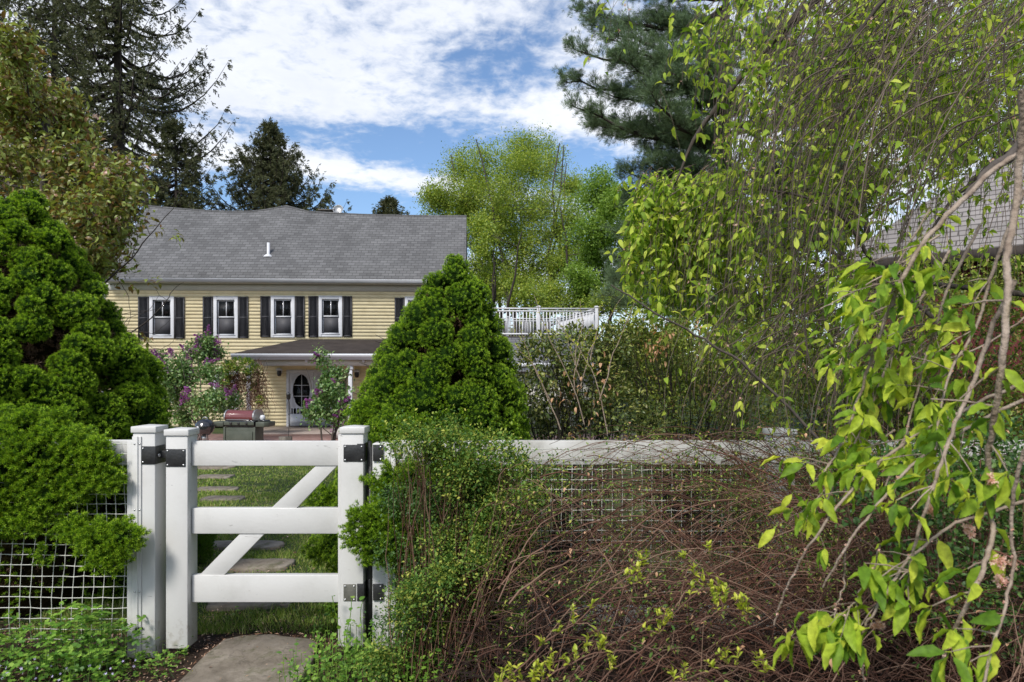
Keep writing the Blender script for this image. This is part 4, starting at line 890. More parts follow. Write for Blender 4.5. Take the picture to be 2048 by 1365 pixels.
dwarf_spruce('pointed bright green dwarf spruce right of the gate, in front of the porch', -.60, 4.62,
             [(.05, .6), (.4, .66), (.8, .64), (1.1, .60), (1.25, .565), (1.5, .49), (1.76, .40), (1.94, .31), (2.04, .245), (2.15, .17), (2.24, .11), (2.33, .04)], 330, 145000, .0255,
             [wp(742, 1040, 3.62, .085), wp(730, 1075, 3.60, .085), wp(760, 1100, 3.62, .09), wp(775, 1035, 3.70, .11), wp(790, 1000, 3.76, .12), wp(800, 1060, 3.6, .12), wp(715, 1050, 3.6, .05), wp(645, 1100, 4.5, .09), wp(655, 1000, 4.6, .10), wp(1020, 810, 4.5, .07), wp(1005, 840, 4.4, .08), wp(830, 960, 3.68, .10), wp(880, 1010, 3.66, .10), wp(820, 1110, 3.62, .09), wp(870, 1080, 3.64, .10), wp(900, 940, 3.70, .10), wp(780, 960, 3.72, .10), wp(870, 960, 3.85, .18), wp(960, 950, 3.95, .15), wp(820, 930, 3.9, .15), wp(790, 860, 4.05, .12), wp(745, 830, 4.3, .12)], 12, None, .09)
# little sprig of the same spruce behind the latch stile
def small_conifer():
    T = thing('dwarf_spruce', 'tiny bright green conifer sprig behind the latch side of the gate', 'conifer', W(400, 1020, 5.6) * [1, 1, 0] + [0, 0, float(gz(5.6))])
    n = 900; P = rdir(n) * (rng.random((n, 1)) ** .4) * [.13, .13, .2] + [0, 0, .18]; g = G(); g.scatter(*tuft(11, 1.2, .16, 3), P, frames(P * [1, 1, .4] + [0, 0, .3]), rng.uniform(.02, .035, n)); g.build('foliage', MT['alberta'], T)
    g = G(); g.tubes([(0, 0, 0), (0, 0, .3)], [.01, .003], 5); g.build('trunk', MT['darkbark'], T)
small_conifer()

# ================================================================= GENERAL TREES
def bez(A, B, C, K):
    t = np.linspace(0, 1, K)[:, None]; return A * (1 - t) ** 2 + 2 * B * t * (1 - t) + C * t * t
def tree(name, label, cat, base, puffs, bark, leaf, tmpl, lsize, n_leaf, trunk_r, fork=.25, stems=1, twig_n=26, seed=1, flat=.6, extra_bare=0, twig_len=.45, group=None, leaf_w=.5, crown='crown'):
    global rng
    rng = np.random.default_rng(seed); base = np.array(base, float); T = thing(name, label, cat, base, group=group)
    pf = np.array(puffs, float).copy(); pf[:, :3] -= base; top = pf[:, 2].max(); cen = pf[:, :3].mean(0)
    wood = G(); TW = []; trunks = []
    for s in range(stems):
        a = rng.uniform(0, 6.28); sp = .10 * top if stems > 1 else .02 * top
        tgt = cen * [1, 1, 0] * (.6 if stems == 1 else 1) + np.array([cos(a) * sp * 2.2, sin(a) * sp * 2.2, top * .9]) if stems > 1 else np.array([cen[0] * .6, cen[1] * .6, top * .88])
        st = np.array([cos(a) * sp * .35, sin(a) * sp * .35, 0]) if stems > 1 else np.zeros(3)
        C = bez(st, (st + tgt) / 2 * [.8, .8, .9] + rng.normal(0, .02 * top, 3), tgt, 14); C[1:-1] += rng.normal(0, .006 * top, (12, 3)); rr = trunk_r / sqrt(stems) * 1.1
        wood.tubes(C, np.linspace(rr, rr * .18, 14), 8); trunks.append((C, rr))
    order = np.argsort(pf[:, 2])
    for i in order:
        p = pf[i]; C, rr = trunks[rng.integers(stems)] if stems > 1 else trunks[0]
        hz = np.clip(p[2] - flat * np.hypot(*(p[:2] - C[7][:2])) - p[3] * .3, top * fork, top * .85); k = int(np.clip(np.searchsorted(C[:, 2], hz), 1, 12)); A = C[k]
        mid = (A + p[:3]) / 2 + np.array([0, 0, -.1 * np.linalg.norm(p[:3] - A)]) * (flat > .5) + rng.normal(0, .1 * p[3], 3)
        L1 = bez(A, mid, p[:3], 10); L1[1:-1] += rng.normal(0, .02 * p[3] + .01, (8, 3)); lr = rr * (1 - k / 15) * .55
        wood.tubes(L1, np.linspace(lr, lr * .25, 10), 6)
        m = twig_n; src = L1[rng.integers(3, 10, m)]; d = rdir(m, (0, 0, .3)); E = p[:3] + d * p[3] * rng.uniform(.55, 1.02, (m, 1))
        tt = np.linspace(0, 1, 7)[None, :, None]; mid2 = (src + E) / 2 + rng.normal(0, .12 * p[3], (m, 3)); B = src[:, None] * (1 - tt) ** 2 + 2 * mid2[:, None] * tt * (1 - tt) + E[:, None] * tt * tt
        wood.tubes(B, np.linspace(lr * .3, lr * .07, 7), 4); TW.append(B[:, 2:].reshape(-1, 3))
        q = m * 4; s2 = B[rng.integers(0, m, q), rng.integers(2, 7, q)]; e2 = s2 + rdir(q, (0, 0, .25)) * p[3] * twig_len * rng.uniform(.5, 1.1, (q, 1)); t3 = np.linspace(0, 1, 4)[None, :, None]; B2 = s2[:, None] * (1 - t3) + e2[:, None] * t3 + rng.normal(0, .02 * p[3], (q, 4, 3)); B2[:, 0] = s2
        wood.tubes(B2, np.linspace(lr * .10, lr * .035, 4), 3); TW.append(B2[:, 1:].reshape(-1, 3)); TW.append(B2[:, 2:].reshape(-1, 3))
    wood.build('trunk', MT[bark], T, smooth=True)
    A = np.concatenate(TW); n = n_leaf; P = A[rng.integers(0, len(A), n)] + rng.normal(0, lsize * (1.6 if lsize > .1 else 1.1), (n, 3)); D = rdir(n, (0, 0, -.15)); R = frames(D, rng.uniform(-1.3, 1.3, n))
    g = G(); g.scatter(*tmpl, P, R, lsize * rng.uniform(.6, 1.3, n)); g.build(crown, MT[leaf], T)
    return T, A, P

def pxp(lst, Y, jit=0):      # puffs given as picture bearing, height and radius at a distance
    out = []
    for x, y, r in lst:
        yy = Y + rng.uniform(-jit, jit); p = W(x, y, yy); out.append((p[0], p[1], p[2], r / F0 * yy))
    return out

# deciduous trees behind the deck
tree('maple_tree', 'tall yellow-green maple with many upright stems behind the roof deck', 'tree', (W(1065, 745, 44)[0], 44, -.45),
     pxp([(895, 385, 50), (925, 340, 42), (975, 320, 45), (1035, 295, 34), (1075, 300, 36), (1110, 340, 40), (880, 425, 45), (950, 400, 55), (1030, 370, 55), (1100, 410, 55), (1145, 380, 32), (960, 470, 50), (1040, 460, 60), (1120, 470, 48), (985, 540, 42), (1090, 540, 45), (905, 470, 36), (1000, 590, 30), (1150, 440, 36), (940, 550, 40), (1040, 560, 45), (1080, 600, 40), (1130, 540, 45), (1130, 600, 36), (1150, 500, 40), (865, 400, 30), (1060, 500, 50), (1010, 390, 50), (1060, 430, 55), (930, 420, 45), (1000, 440, 50), (960, 375, 40), (1040, 340, 45)], 44, 4),
     'bark', 'maple', quad_leaf(.6, .15), .12, 125000, .42, .12, 9, 30, 31, .35, twig_len=.75)
tree('maple_tree', 'shorter fresh green tree between the maple and the white pine', 'tree', (W(1185, 745, 38)[0], 38, -.45),
     pxp([(1205, 372, 36), (1180, 400, 36), (1240, 410, 36), (1175, 460, 42), (1225, 475, 45), (1265, 500, 34), (1180, 530, 42), (1235, 555, 40), (1150, 560, 30), (1270, 450, 26), (1205, 500, 40), (1290, 560, 36), (1265, 590, 30), (1180, 590, 34), (1225, 420, 36)], 38, 3),
     'darkbark', 'greenleaf', quad_leaf(.65, .15), .13, 45000, .28, .15, 4, 28, 32, .5, twig_len=.6)
tree('maple_tree', 'low olive green tree behind the left end of the deck railing', 'tree', (W(985, 745, 36)[0], 36, -.45),
     pxp([(1160, 600, 26), (1210, 605, 26), (1250, 600, 28), (960, 500, 30), (965, 560, 34), (1010, 580, 32), (1060, 590, 28), (1110, 590, 26), (950, 450, 24)], 36, 2),
     'darkbark', 'maple', quad_leaf(.6, .15), .13, 14000, .22, .15, 3, 16, 33, .5)

# ---------------------------------------------------------------- spruces
def spruce(label, px_, Y, top_y, prof, seed, dens=1.0, zlow=2.0, n_sprig=9, ss=.30, group='dark spruces behind the house', lean=0):
    global rng
    rng = np.random.default_rng(seed); bx = px2(px_, Y); zt = zz(top_y, Y) + .45; T = thing('spruce_tree', label, 'tree', (bx, Y, -.45), group=group)
    wood = G(); K = 16; z = np.linspace(0, zt, K); C = np.stack([np.sin(z * .2) * .08 + lean * z, 0 * z, z], -1); wood.tubes(C, np.linspace(.017 * zt + .05, .02, K), 8)
    prof = np.array(prof, float); z0 = zlow; P, D = [], []
    zb = []; zc = zlow
    while zc < zt - .15: zb.append(zc); zc += (.22 + .5 * (zt - zc) / zt) / dens
    for zc in zb:
        nb = rng.integers(4, 7)
        for j in range(nb):
            a = rng.uniform(0, 6.28); L = np.interp(zc / zt, prof[:, 0], prof[:, 1]) * (rng.uniform(.5, 1.28) if dens < 1 else rng.uniform(.84, 1.08)); 
            if L < .15: continue
            h = np.array([cos(a), sin(a), 0]); t = np.linspace(0, 1, 10); sl = rng.uniform(-.05, .12) + .25 * (zc / zt - .5)
            B = C[0] * 0 + np.array([np.sin(zc * .2) * .08 + lean * zc, 0, zc]) + h * (L * t)[:, None] + np.array([0, 0, 1.]) * (L * (sl * t - .42 * t * (1 - t) * 1.6 + .34 * t ** 4))[:, None]; B[1:] += rng.normal(0, .02 * L / 3, (9, 3))
            wood.tubes(B, np.linspace(.022 * L + .01, .006, 10), 4)
            ns = max(3, int(L / .16)); tt = rng.uniform(.12, 1, ns); pos = np.stack([np.interp(tt, t, B[:, i]) for i in range(3)], -1); s = np.array([-h[1], h[0], 0])
            bl = (L * (.34 if dens < 1 else .26) * (1 - tt ** 1.5) + .16) * rng.uniform(.6, 1.2, ns); side = rng.choice([-1, 1], ns)
            dd = s * side[:, None] * .75 + h * .55 + np.array([0, 0, -1.]) * rng.uniform(.1, .95, ns)[:, None]; dd /= np.linalg.norm(dd, axis=1, keepdims=True)
            m = n_sprig; u = rng.uniform(0, 1, (ns, m)); q = pos[:, None] + dd[:, None] * (bl[:, None] * u)[..., None] + np.array([0, 0, -1.]) * (bl[:, None] * u * u * .25)[..., None] + rng.normal(0, .03, (ns, m, 3))
            P.append(q.reshape(-1, 3)); D.append(np.repeat(dd, m, 0) + rng.normal(0, .4, (ns * m, 3)))
            tp = B[rng.integers(5, 10, 14)] ; P.append(tp + rng.normal(0, .05, tp.shape)); D.append(np.tile(h + [0, 0, .3], (14, 1)) + rng.normal(0, .35, (14, 3)))
    P = np.concatenate(P); D = np.concatenate(D); n = 50; zt_ = rng.uniform(zt - 1.2, zt, n); P = np.concatenate([P, np.stack([0 * zt_, 0 * zt_, zt_], -1)]); D = np.concatenate([D, rdir(n, (0, 0, 1.2))])
    wood.build('trunk', MT['darkbark'], T, smooth=True); g = G()
    V = []; F = []
    for i in range(6):
        az = i * 1.05; k = len(V); y0 = .1 * i; V += [(0, y0, 0), (.22 * cos(az), y0 + .28, .22 * sin(az)), (.10 * cos(az), y0 + .42, .10 * sin(az)), ]; F.append((k, k + 1, k + 2))
    k = len(V); V += [(0, 0, 0), (.05, .5, .02), (0, 1, 0), (-.05, .5, -.02)]; F.append((k, k + 1, k + 2, k + 3))
    g.scatter(V, F, P, frames(D, rng.uniform(0, 6.28, len(P))), ss * rng.uniform(.6, 1.25, len(P))); g.build('crown', MT['spruce'], T)
spruce('tallest dark spruce rising out of the picture, its bare trunk left of the roof', 238, 38, -260, [(0, 5.0), (.2, 5.2), (.45, 5.2), (.6, 4.7), (.8, 3.2), (1, .1)], 41, .85, 5.5, 9, .24, lean=.0)
spruce('dark spruce behind the flowering cherry at the far left', 112, 43, -190, [(0, 4.6), (.3, 4.8), (.6, 3.8), (.85, 1.8), (1, .1)], 42, .8, 6, 8, .26)
spruce('dark spruce leaning out of frame at the top left corner', -40, 46, -150, [(0, 5), (.3, 5), (.6, 4), (.85, 1.8), (1, .1)], 46, .7, 5, 6, .32)
spruce('symmetrical spruce with a full pointed crown above the roof ridge', 541, 40, 240, [(0, 5.2), (.5, 4.9), (.64, 4.1), (.76, 2.75), (.9, 1.15), (1, .1)], 43, 1.7, 5, 17, .19)
spruce('small distant spruce tip above the right part of the roof', 780, 58, 394, [(0, 3.8), (.7, 2.8), (.85, 1.9), (1, .1)], 44, 1.6, 6, 9, .28)
spruce('shorter spruce filling the gap right of the tallest trunk', 350, 36, 235, [(0, 3.6), (.45, 3.1), (.7, 2.3), (.9, 1.0), (1, .1)], 45, 1.1, 4, 12, .22)

# ---------------------------------------------------------------- white pine
def white_pine():
    global rng
    rng = np.random.default_rng(51); Y0 = 18.0; bx = px2(1455, Y0); T = thing('white_pine', 'big blue-green white pine with long level limbs behind the weeping cherry', 'tree', (bx, Y0, -.45))
    wood = G(); zt = 15.5; z = np.linspace(0, zt, 14); C = np.stack([np.sin(z * .5) * .10, np.cos(z * .4) * .1, z], -1); wood.tubes(C, np.linspace(.26, .05, 14), 10); P, D = [], []
    limbs = [(1150, 100, -.5), (1165, 25, .5), (1135, 165, .3), (1150, 215, -1), (1210, 250, 1), (1190, -40, 0), (1240, 120, -1.8), (1260, 60, 1.5), (1290, 200, -1.5), (1295, 330, -.5), (1300, 300, 1.2), (1320, 380, 0), (1350, 150, -2), (1370, 250, -1.8), (1260, 555, 0), (1300, 520, 1.5), (1330, 590, -1), (1380, 540, -1.5),
             (1560, 60, -1), (1600, 150, 1), (1640, 230, 0), (1590, 300, -1), (1620, 420, .5), (1540, 480, -1), (1700, 330, 1), (1680, 100, 2), (1400, 430, 2), (1500, 20, 3), (1430, 90, -2.5), (1460, 230, 2.5), (1750, 200, 0), (1700, 480, 0), (1230, 570, .8), (1380, 60, -2.4), (1330, 80, 2.4)]
    limbs = limbs + [(x + rng.uniform(5, 90), y + rng.uniform(-45, 45), dy + rng.uniform(-1.5, 1.5)) for x, y, dy in limbs[:22]] + [(1300, 440, .5), (1330, 480, -.8), (1280, 500, 1), (1350, 430, -1), (1380, 330, -1.2), (1400, 380, 1.2), (1232, 560, 0), (1240, 515, .8), (1222, 592, -.6), (1250, 345, 0), (1258, 400, .6), (1245, 470, -.8), (1300, 580, 1.5)]
    for (x, y, dy) in limbs:
        E = W(x, y, Y0 + dy) - np.array([bx, Y0, -.45]); hz = E[2] - rng.uniform(.0, .9) + .1; A = np.array([0, 0, max(1.5, hz)]); L = np.linalg.norm(E - A)
        mid = (A + E) / 2 + np.array([0, 0, -.10 * L]); B = bez(A, mid, E, 12); B[1:-1] += rng.normal(0, .03, (10, 3)); wood.tubes(B, np.linspace(.03 + .016 * L, .012, 12), 6)
        m = int(16 + L * 9); k = rng.integers(3, 12, m); src = B[k]; hd = (E - A) / L; s = np.cross(hd, [0, 0, 1.]); s /= np.linalg.norm(s)
        dd = s * rng.uniform(-1, 1, (m, 1)) + hd * rng.uniform(.1, .8, (m, 1)) + np.array([0, 0, 1.]) * rng.uniform(-.15, .6, (m, 1)); dd /= np.linalg.norm(dd, axis=1, keepdims=True); ln = rng.uniform(.3, .95, m) * (1.15 - k / 18)
        t = np.linspace(0, 1, 5); Q = src[:, None] + dd[:, None] * (ln[:, None] * t)[..., None] + rng.normal(0, .015, (m, 5, 3)); Q[:, 0] = src; wood.tubes(Q, np.linspace(.012, .004, 5), 4)
        c = 17; u = rng.uniform(.25, 1.05, (m, c)); q = src[:, None] + dd[:, None] * (ln[:, None] * u)[..., None] + rng.normal(0, .07, (m, c, 3)); P.append(q.reshape(-1, 3)); D.append(np.repeat(dd, c, 0) + rng.normal(0, .45, (m * c, 3)) + [0, 0, .35])
    wood.build('trunk', MT['darkbark'], T, smooth=True); P = np.concatenate(P); D = np.concatenate(D); g = G(); g.scatter(*tuft(12, 1.05, .055, 14, .75), P, frames(D, rng.uniform(0, 6, len(P))), rng.uniform(.10, .18, len(P))); g.build('crown', MT['pine'], T)
white_pine()

# green wood at the right, behind the cherry
tree('deciduous_tree', 'fresh green leafy tree behind the barn at the far right', 'tree', (W(1800, 745, 24)[0], 24, -.45),
     pxp([(1650, 330, 70), (1700, 230, 80), (1780, 140, 90), (1880, 90, 90), (1980, 160, 90), (1850, 240, 90), (1940, 280, 80), (1740, 380, 70), (2040, 60, 90), (1760, 30, 80), (2080, 250, 80), (1640, 440, 50), (1560, 560, 60), (1500, 470, 50), (1560, 380, 50), (1450, 600, 50), (1700, 120, 70), (1620, 180, 60)], 24, 3),
     'bark', 'maple', quad_leaf(.6, .15), .13, 75000, .4, .1, 4, 26, 61, .5, twig_len=.7)
def far_wood():
    g = G(); P = []
    for (x0, x1, Y, h, n) in ((-60, -18, 75, 9, 9000), (10, 55, 62, 7.5, 12000), (55, 90, 50, 9, 8000), (-12, 20, 80, 9.0, 34000)):
        X = rng.uniform(x0, x1, n); t = rng.random(n); hh = h * (.75 + .25 * np.sin(X * .7) * np.cos(X * .31)); P.append(np.stack([X, Y + rng.normal(0, 1.6, n), t * hh - .4], -1))
    P = np.concatenate(P); n = len(P); g.scatter(*quad_leaf(.8, .2), P, frames(rdir(n)), rng.uniform(.35, .8, n)); tag(g.build('far_wood', MT['hedge']), 'distant low belt of woodland behind the garden', 'woodland', kind='stuff')
far_wood()

# ---------------------------------------------------------------- bronze-leaved cherry on the left
def left_cherry():
    T, A, P = tree('flowering_cherry', 'flowering cherry with bronze-green leaves and pale pink blossom behind the left dwarf spruce', 'tree', (W(60, 745, 7.6)[0], 7.6, -.2),
        pxp([(30, 140, 55), (60, 200, 60), (10, 250, 70), (90, 270, 65), (40, 340, 75), (130, 330, 65), (150, 260, 45), (200, 350, 55), (100, 410, 70), (190, 430, 60), (250, 400, 45), (230, 470, 45), (150, 500, 50), (270, 350, 30), (20, 80, 30), (-30, 160, 60), (-40, 320, 70), (210, 530, 32), (120, 200, 30)], 7.6, .7),
        'bark', 'cherryred', leaf_t(.5, .12, -.22), .072, 15000, .10, .25, 1, 13, 71, .5, leaf_w=.5, twig_len=.7)
    g = G(); n = 110; c = A[rng.integers(0, len(A), n)]; m = 9; P = (c[:, None] + rng.normal(0, .022, (n, m, 3))).reshape(-1, 3); g.scatter(*flower5(), P, frames(rdir(n * m)), rng.uniform(.016, .028, n * m)); g.build('blossom', MT['pink'], T)
    # leafless twigs reaching towards the house
    g = G(); b = np.array(T.location)
    def poly(pts, Y, r0, r1):
        Q = np.array([W(x, y, Y) for x, y in pts]) - b; t = np.linspace(0, 1, len(Q)); tt = np.linspace(0, 1, len(Q) * 3); Q = np.stack([np.interp(tt, t, Q[:, i]) for i in range(3)], -1); Q[1:-1] += rng.normal(0, .004, (len(Q) - 2, 3)); g.tubes(Q, np.linspace(r0, r1, len(Q)), 5)
    Y = 7.2
    for pts, r in (([(150, 620), (215, 560), (262, 520), (300, 470), (345, 420), (352, 395)], .012), ([(262, 520), (275, 480), (270, 440), (292, 405)], .005), ([(300, 470), (288, 440), (300, 415)], .004),
                   ([(150, 740), (240, 680), (300, 640), (335, 600), (348, 578), (368, 565)], .010), ([(335, 600), (318, 590), (310, 575)], .003), ([(240, 680), (250, 640), (300, 620), (318, 590)], .004), ([(235, 560), (258, 590), (262, 640), (248, 660)], .004), ([(200, 700), (255, 660), (310, 668), (340, 640)], .005), ([(285, 668), (300, 695), (322, 700), (345, 685), (350, 668)], .0035), ([(200, 640), (262, 625), (300, 622), (330, 612)], .004)):
        poly(pts, Y, r, .0015)
    g.build('bare_twigs', MT['darkbark'], T)
    g = G(); n = 60; ce = [W(290, 680, Y), W(240, 690, Y), W(305, 560, Y), W(265, 575, Y), W(320, 460, Y), W(350, 475, Y)]; c = np.array(ce)[rng.integers(0, 6, n)] - b; g.scatter(*leaf_t(.45, .12, -.2), c + rng.normal(0, .04, (n, 3)), frames(rdir(n, (.3, 0, -.5))), rng.uniform(.06, .09, n)); g.build('leaf_sprays', MT['cherryred'], T)
left_cherry()

# ================================================================= PORCH PLANTS
def lilac(label, base, puffs, n, nfl, seed, flsz=.20, fmat='lilacfl'):
    T, A, P = tree('lilac_bush', label, 'bush', base, puffs, 'bark', 'lilacleaf', leaf_t(.62, .12, -.15), .085, n, .06, .02, 6, 9, seed, .8, group='lilac bushes by the porch')
    pf = np.array(puffs); pf[:, :3] -= np.array(base); g = G(); idx = rng.integers(0, len(pf), nfl); d = rdir(nfl, (0, -.6, .5)); C = pf[idx, :3] + d * pf[idx, 3:4] * rng.uniform(.8, 1.15, (nfl, 1)); m = 60
    u = rng.random((nfl, m)); ax = rdir(nfl, (0, -.1, .6), .6); wd = (.32 * (1 - u) + .05) * flsz; Q = C[:, None] + ax[:, None] * (u * flsz * 1.1)[..., None] + rng.normal(0, .5, (nfl, m, 3)) * wd[..., None]; g.scatter(*flower5(), Q.reshape(-1, 3), frames(rdir(nfl * m)), rng.uniform(.018, .032, nfl * m)); g.build('blossom', MT[fmat], T); return T
lilac('large lilac bush with deep purple flowers left of the porch', (W(405, 745, 18.4)[0], 18.4, -.46),
      pxp([(350, 735, 26), (390, 710, 24), (410, 690, 20), (440, 700, 16), (330, 760, 24), (375, 760, 30), (420, 750, 26), (355, 795, 26), (400, 800, 28), (440, 790, 24), (320, 725, 16), (460, 800, 18), (370, 830, 20), (312, 745, 18)], 18.4, .8), 11000, 46, 81, .26)
lilac('slender leggy lilac in front of the second porch door', (W(655, 745, 16.5)[0], 16.5, -.46),
      pxp([(641, 718, 11), (655, 750, 16), (675, 745, 14), (665, 775, 17), (645, 790, 14), (680, 780, 12), (662, 805, 14), (630, 815, 13), (690, 805, 11), (650, 830, 14), (617, 825, 9), (680, 830, 10)], 16.5, .4), 3600, 14, 82, .17)
def vine():
    T = thing('climbing_vine', 'tangled half-bare vine over the white corner posts of the porch', 'climber', (W(485, 745, 21.5)[0], 21.5, FL)); b = np.array(T.location)
    g = G(); n = 260; x = rng.uniform(440, 532, n); y = rng.uniform(715, 790, n); t = np.linspace(0, 1, 8); A = np.array([W(a, c, 21.5 + rng.uniform(-.4, .4)) for a, c in zip(x, y)]) - b; L = rng.uniform(.3, 1.1, n); s = rng.normal(0, .3, n)
    Q = A[:, None] + np.stack([s[:, None] * t + .06 * np.sin(t * 9 + s[:, None] * 20), .1 * np.sin(t * 7 + s[:, None] * 9), -L[:, None] * t], -1); g.tubes(Q, .006, 3); g.build('stems', MT['bramble'], T)
    g = G(); pf = pxp([(455, 735, 14), (475, 728, 14), (495, 732, 16), (515, 740, 10), (510, 775, 10), (520, 800, 8), (450, 760, 10), (495, 755, 10), (462, 745, 16)], 21.3, .3); P, d, i = shell_points(pf, 2600, .6); g.scatter(*quad_leaf(.6), P - b, frames(d), rng.uniform(.05, .09, len(P))); g.build('leaves', MT['barb'], T)
    g = G(); n = 1700; x = np.concatenate([rng.normal(465, 13, n), rng.normal(518, 8, n // 2)]); y = np.concatenate([rng.uniform(750, 785, n), rng.uniform(745, 815, n // 2)]); P = np.array([W(a, c, 21.5 + rng.uniform(-.2, .2)) for a, c in zip(x, y)]) - b; g.scatter(*quad_leaf(.5), P, frames(rdir(len(P))), rng.uniform(.04, .08, len(P))); g.build('dead_leaves', MT['litter'], T)
vine()

# ================================================================= PATIO OBJECTS
def gas_grill():
    Y = 17.0; T = thing('gas_grill', 'wide gas grill with maroon lid and grey-green side shelves on the patio', 'barbecue', (px2(489, Y), Y, -.44), radians(-6)); k = Y / F0
    def z(y): return zz(y, Y) + .44
    w = 31 * k
    g = G(); g.bb((-w, -.24, .08), (w, .24, z(853))); cart = g.build('cart', MT['ggreen'], T, bevel=.01)
    g = G(); g.bb((-w + .05, -.262, .16), (w - .05, -.243, z(862))); g.build('door_panel', MT['ggreen'], cart, bevel=.008)
    for x in (-w, w): 
        g = G(); g.bb((x - .025, -.262, .0), (x + .025, -.215, z(853))); g.build('leg', MT['ggreen'], T, bevel=.004)
    g = G(); g.bb((-w + .01, -.27, z(852)), (w - .01, .24, z(840))); fb = g.build('firebox', MT['kettle'], T, bevel=.01)
    g = G(); P = [(-.27, z(839)), (-.29, z(834)), (-.27, z(827)), (-.19, z(821.5)), (-.06, z(820)), (.14, z(821)), (.24, z(830)), (.24, z(839))]; g.prism([(a, b) for a, b in P], -w + .04, w - .04, 0); lid = g.build('lid', MT['gred'], T, bevel=.012)
    for x in (-w, w - .04 + .0):
        g = G(); g.prism([(a * 1.02, b + .006) for a, b in P], x, x + .04, 0); g.build('lid_end_cap', MT['gsteel'], lid, bevel=.01)
    g = G(); g.tubes([(-w + .1, -.33, z(838)), (w - .1, -.33, z(838))], .012, 8, True); g.box((-w + .12, -.31, z(838)), (.02, .05, .02)); g.box((w - .12, -.31, z(838)), (.02, .05, .02)); g.build('lid_handle', MT['gsteel'], lid)
    g = G(); g.bb((-w, -.29, z(849)), (w, -.272, z(842))); pn = g.build('control_panel', MT['ggreen'], T, bevel=.004)
    g = G()
    for x in (-.2, 0, .2): g.lathe([(0, .03), (.025, .03), (.03, 0)], (x, -.291, z(845.5)), 12, [[1, 0, 0], [0, 0, -1], [0, 1, 0]])
    g.build('knob', MT['black'], pn)
    zs = z(843)
    g = G(); g.bb((-w - 27 * k, -.26, zs - .12), (-w - .03, .2, zs)); g.build('side_shelf', MT['ggreen'], T, bevel=.012)
    g = G(); V = [(w + .03, -.26), (w + 20 * k, -.26), (w + 26 * k, -.16), (w + 26 * k, .2), (w + .03, .2)]; g.prism([(0, 0)], 0, 0) if 0 else None
    g.add([(a, b, c) for c in (zs - .12, zs) for a, b in V], [(4, 3, 2, 1, 0), (5, 6, 7, 8, 9)] + [(i, (i + 1) % 5, 5 + (i + 1) % 5, 5 + i) for i in range(5)]); sh = g.build('side_shelf', MT['ggreen'], T, bevel=.012)
    g = G(); g.lathe([(.0, .0), (.12, .0), (.13, .03), (.10, .04), (0, .045)], (w + 12 * k, 0, zs), 18); g.build('side_burner', MT['kettle'], sh)
    g = G(); g.lathe([(0, .12), (.05, .11), (.07, .05), (.05, .0)], (w + 9 * k, -.05, zs + .045), 14); o = g.build('white_pot', MT['white'], T, smooth=True); o.parent = None; o.location = T.location; o.rotation_euler = T.rotation_euler; tag(o, 'small white pot standing on the side burner of the gas grill', 'pot')
    for x in (-w, w):
        g = G(); g.lathe([(0, -.02), (.07, -.02), (.07, .02), (0, .02)], (x * .9, .2, .07), 14, [[0, 0, 1], [0, 1, 0], [1, 0, 0]]); g.build('wheel', MT['black'], T)
gas_grill()
def kettle_grill():
    Y = 16.6; T = thing('kettle_grill', 'round black kettle grill on a tripod left of the gas grill', 'barbecue', (px2(410, Y), Y, -.44)); k = Y / F0; r = 18.5 * k
    def z(y): return zz(y, Y) + .44
    m = z(852); g = G(); g.lathe([(0, m + .17), (r * .35, m + .165), (r * .7, m + .125), (r * .93, m + .06), (r, m + .01), (r * 1.02, m + .0)], (0, 0, 0), 28); lid = g.build('lid', MT['kettle'], T, smooth=True)
    g = G(); g.lathe([(r, m - .005), (r * .98, m - .05), (r * .85, m - .14), (r * .55, m - .22), (0, m - .25)], (0, 0, 0), 28); g.build('bowl', MT['kettle'], T, smooth=True)
    g = G(); th = np.linspace(0, pi, 9); g.tubes(np.stack([.06 * np.cos(th), 0 * th, m + .165 + .045 * np.sin(th)], -1), .010, 6); g.build('handle', MT['gsteel'], lid)
    for a in (-2.3, -.85, 1.57):
        g = G(); g.tubes([(.12 * cos(a), .12 * sin(a), m - .2), (.30 * cos(a), .30 * sin(a), .0)], .012, 6, True); g.build('leg', MT['gsteel'], T)
    g = G(); g.lathe([(0, .22), (.14, .24), (.15, .26)], (0, 0, 0), 16); g.lathe([(.05, m - .36), (.07, m - .36), (.07, m - .24), (.05, m - .24)], (0, 0, 0), 14); g.build('ash_catcher', MT['gsteel'], T)
    g = G(); g.box((-.07, -r * .92, m - .02), (.06, .02, .05)); g.build('vent_tab', MT['white'], T)
kettle_grill()
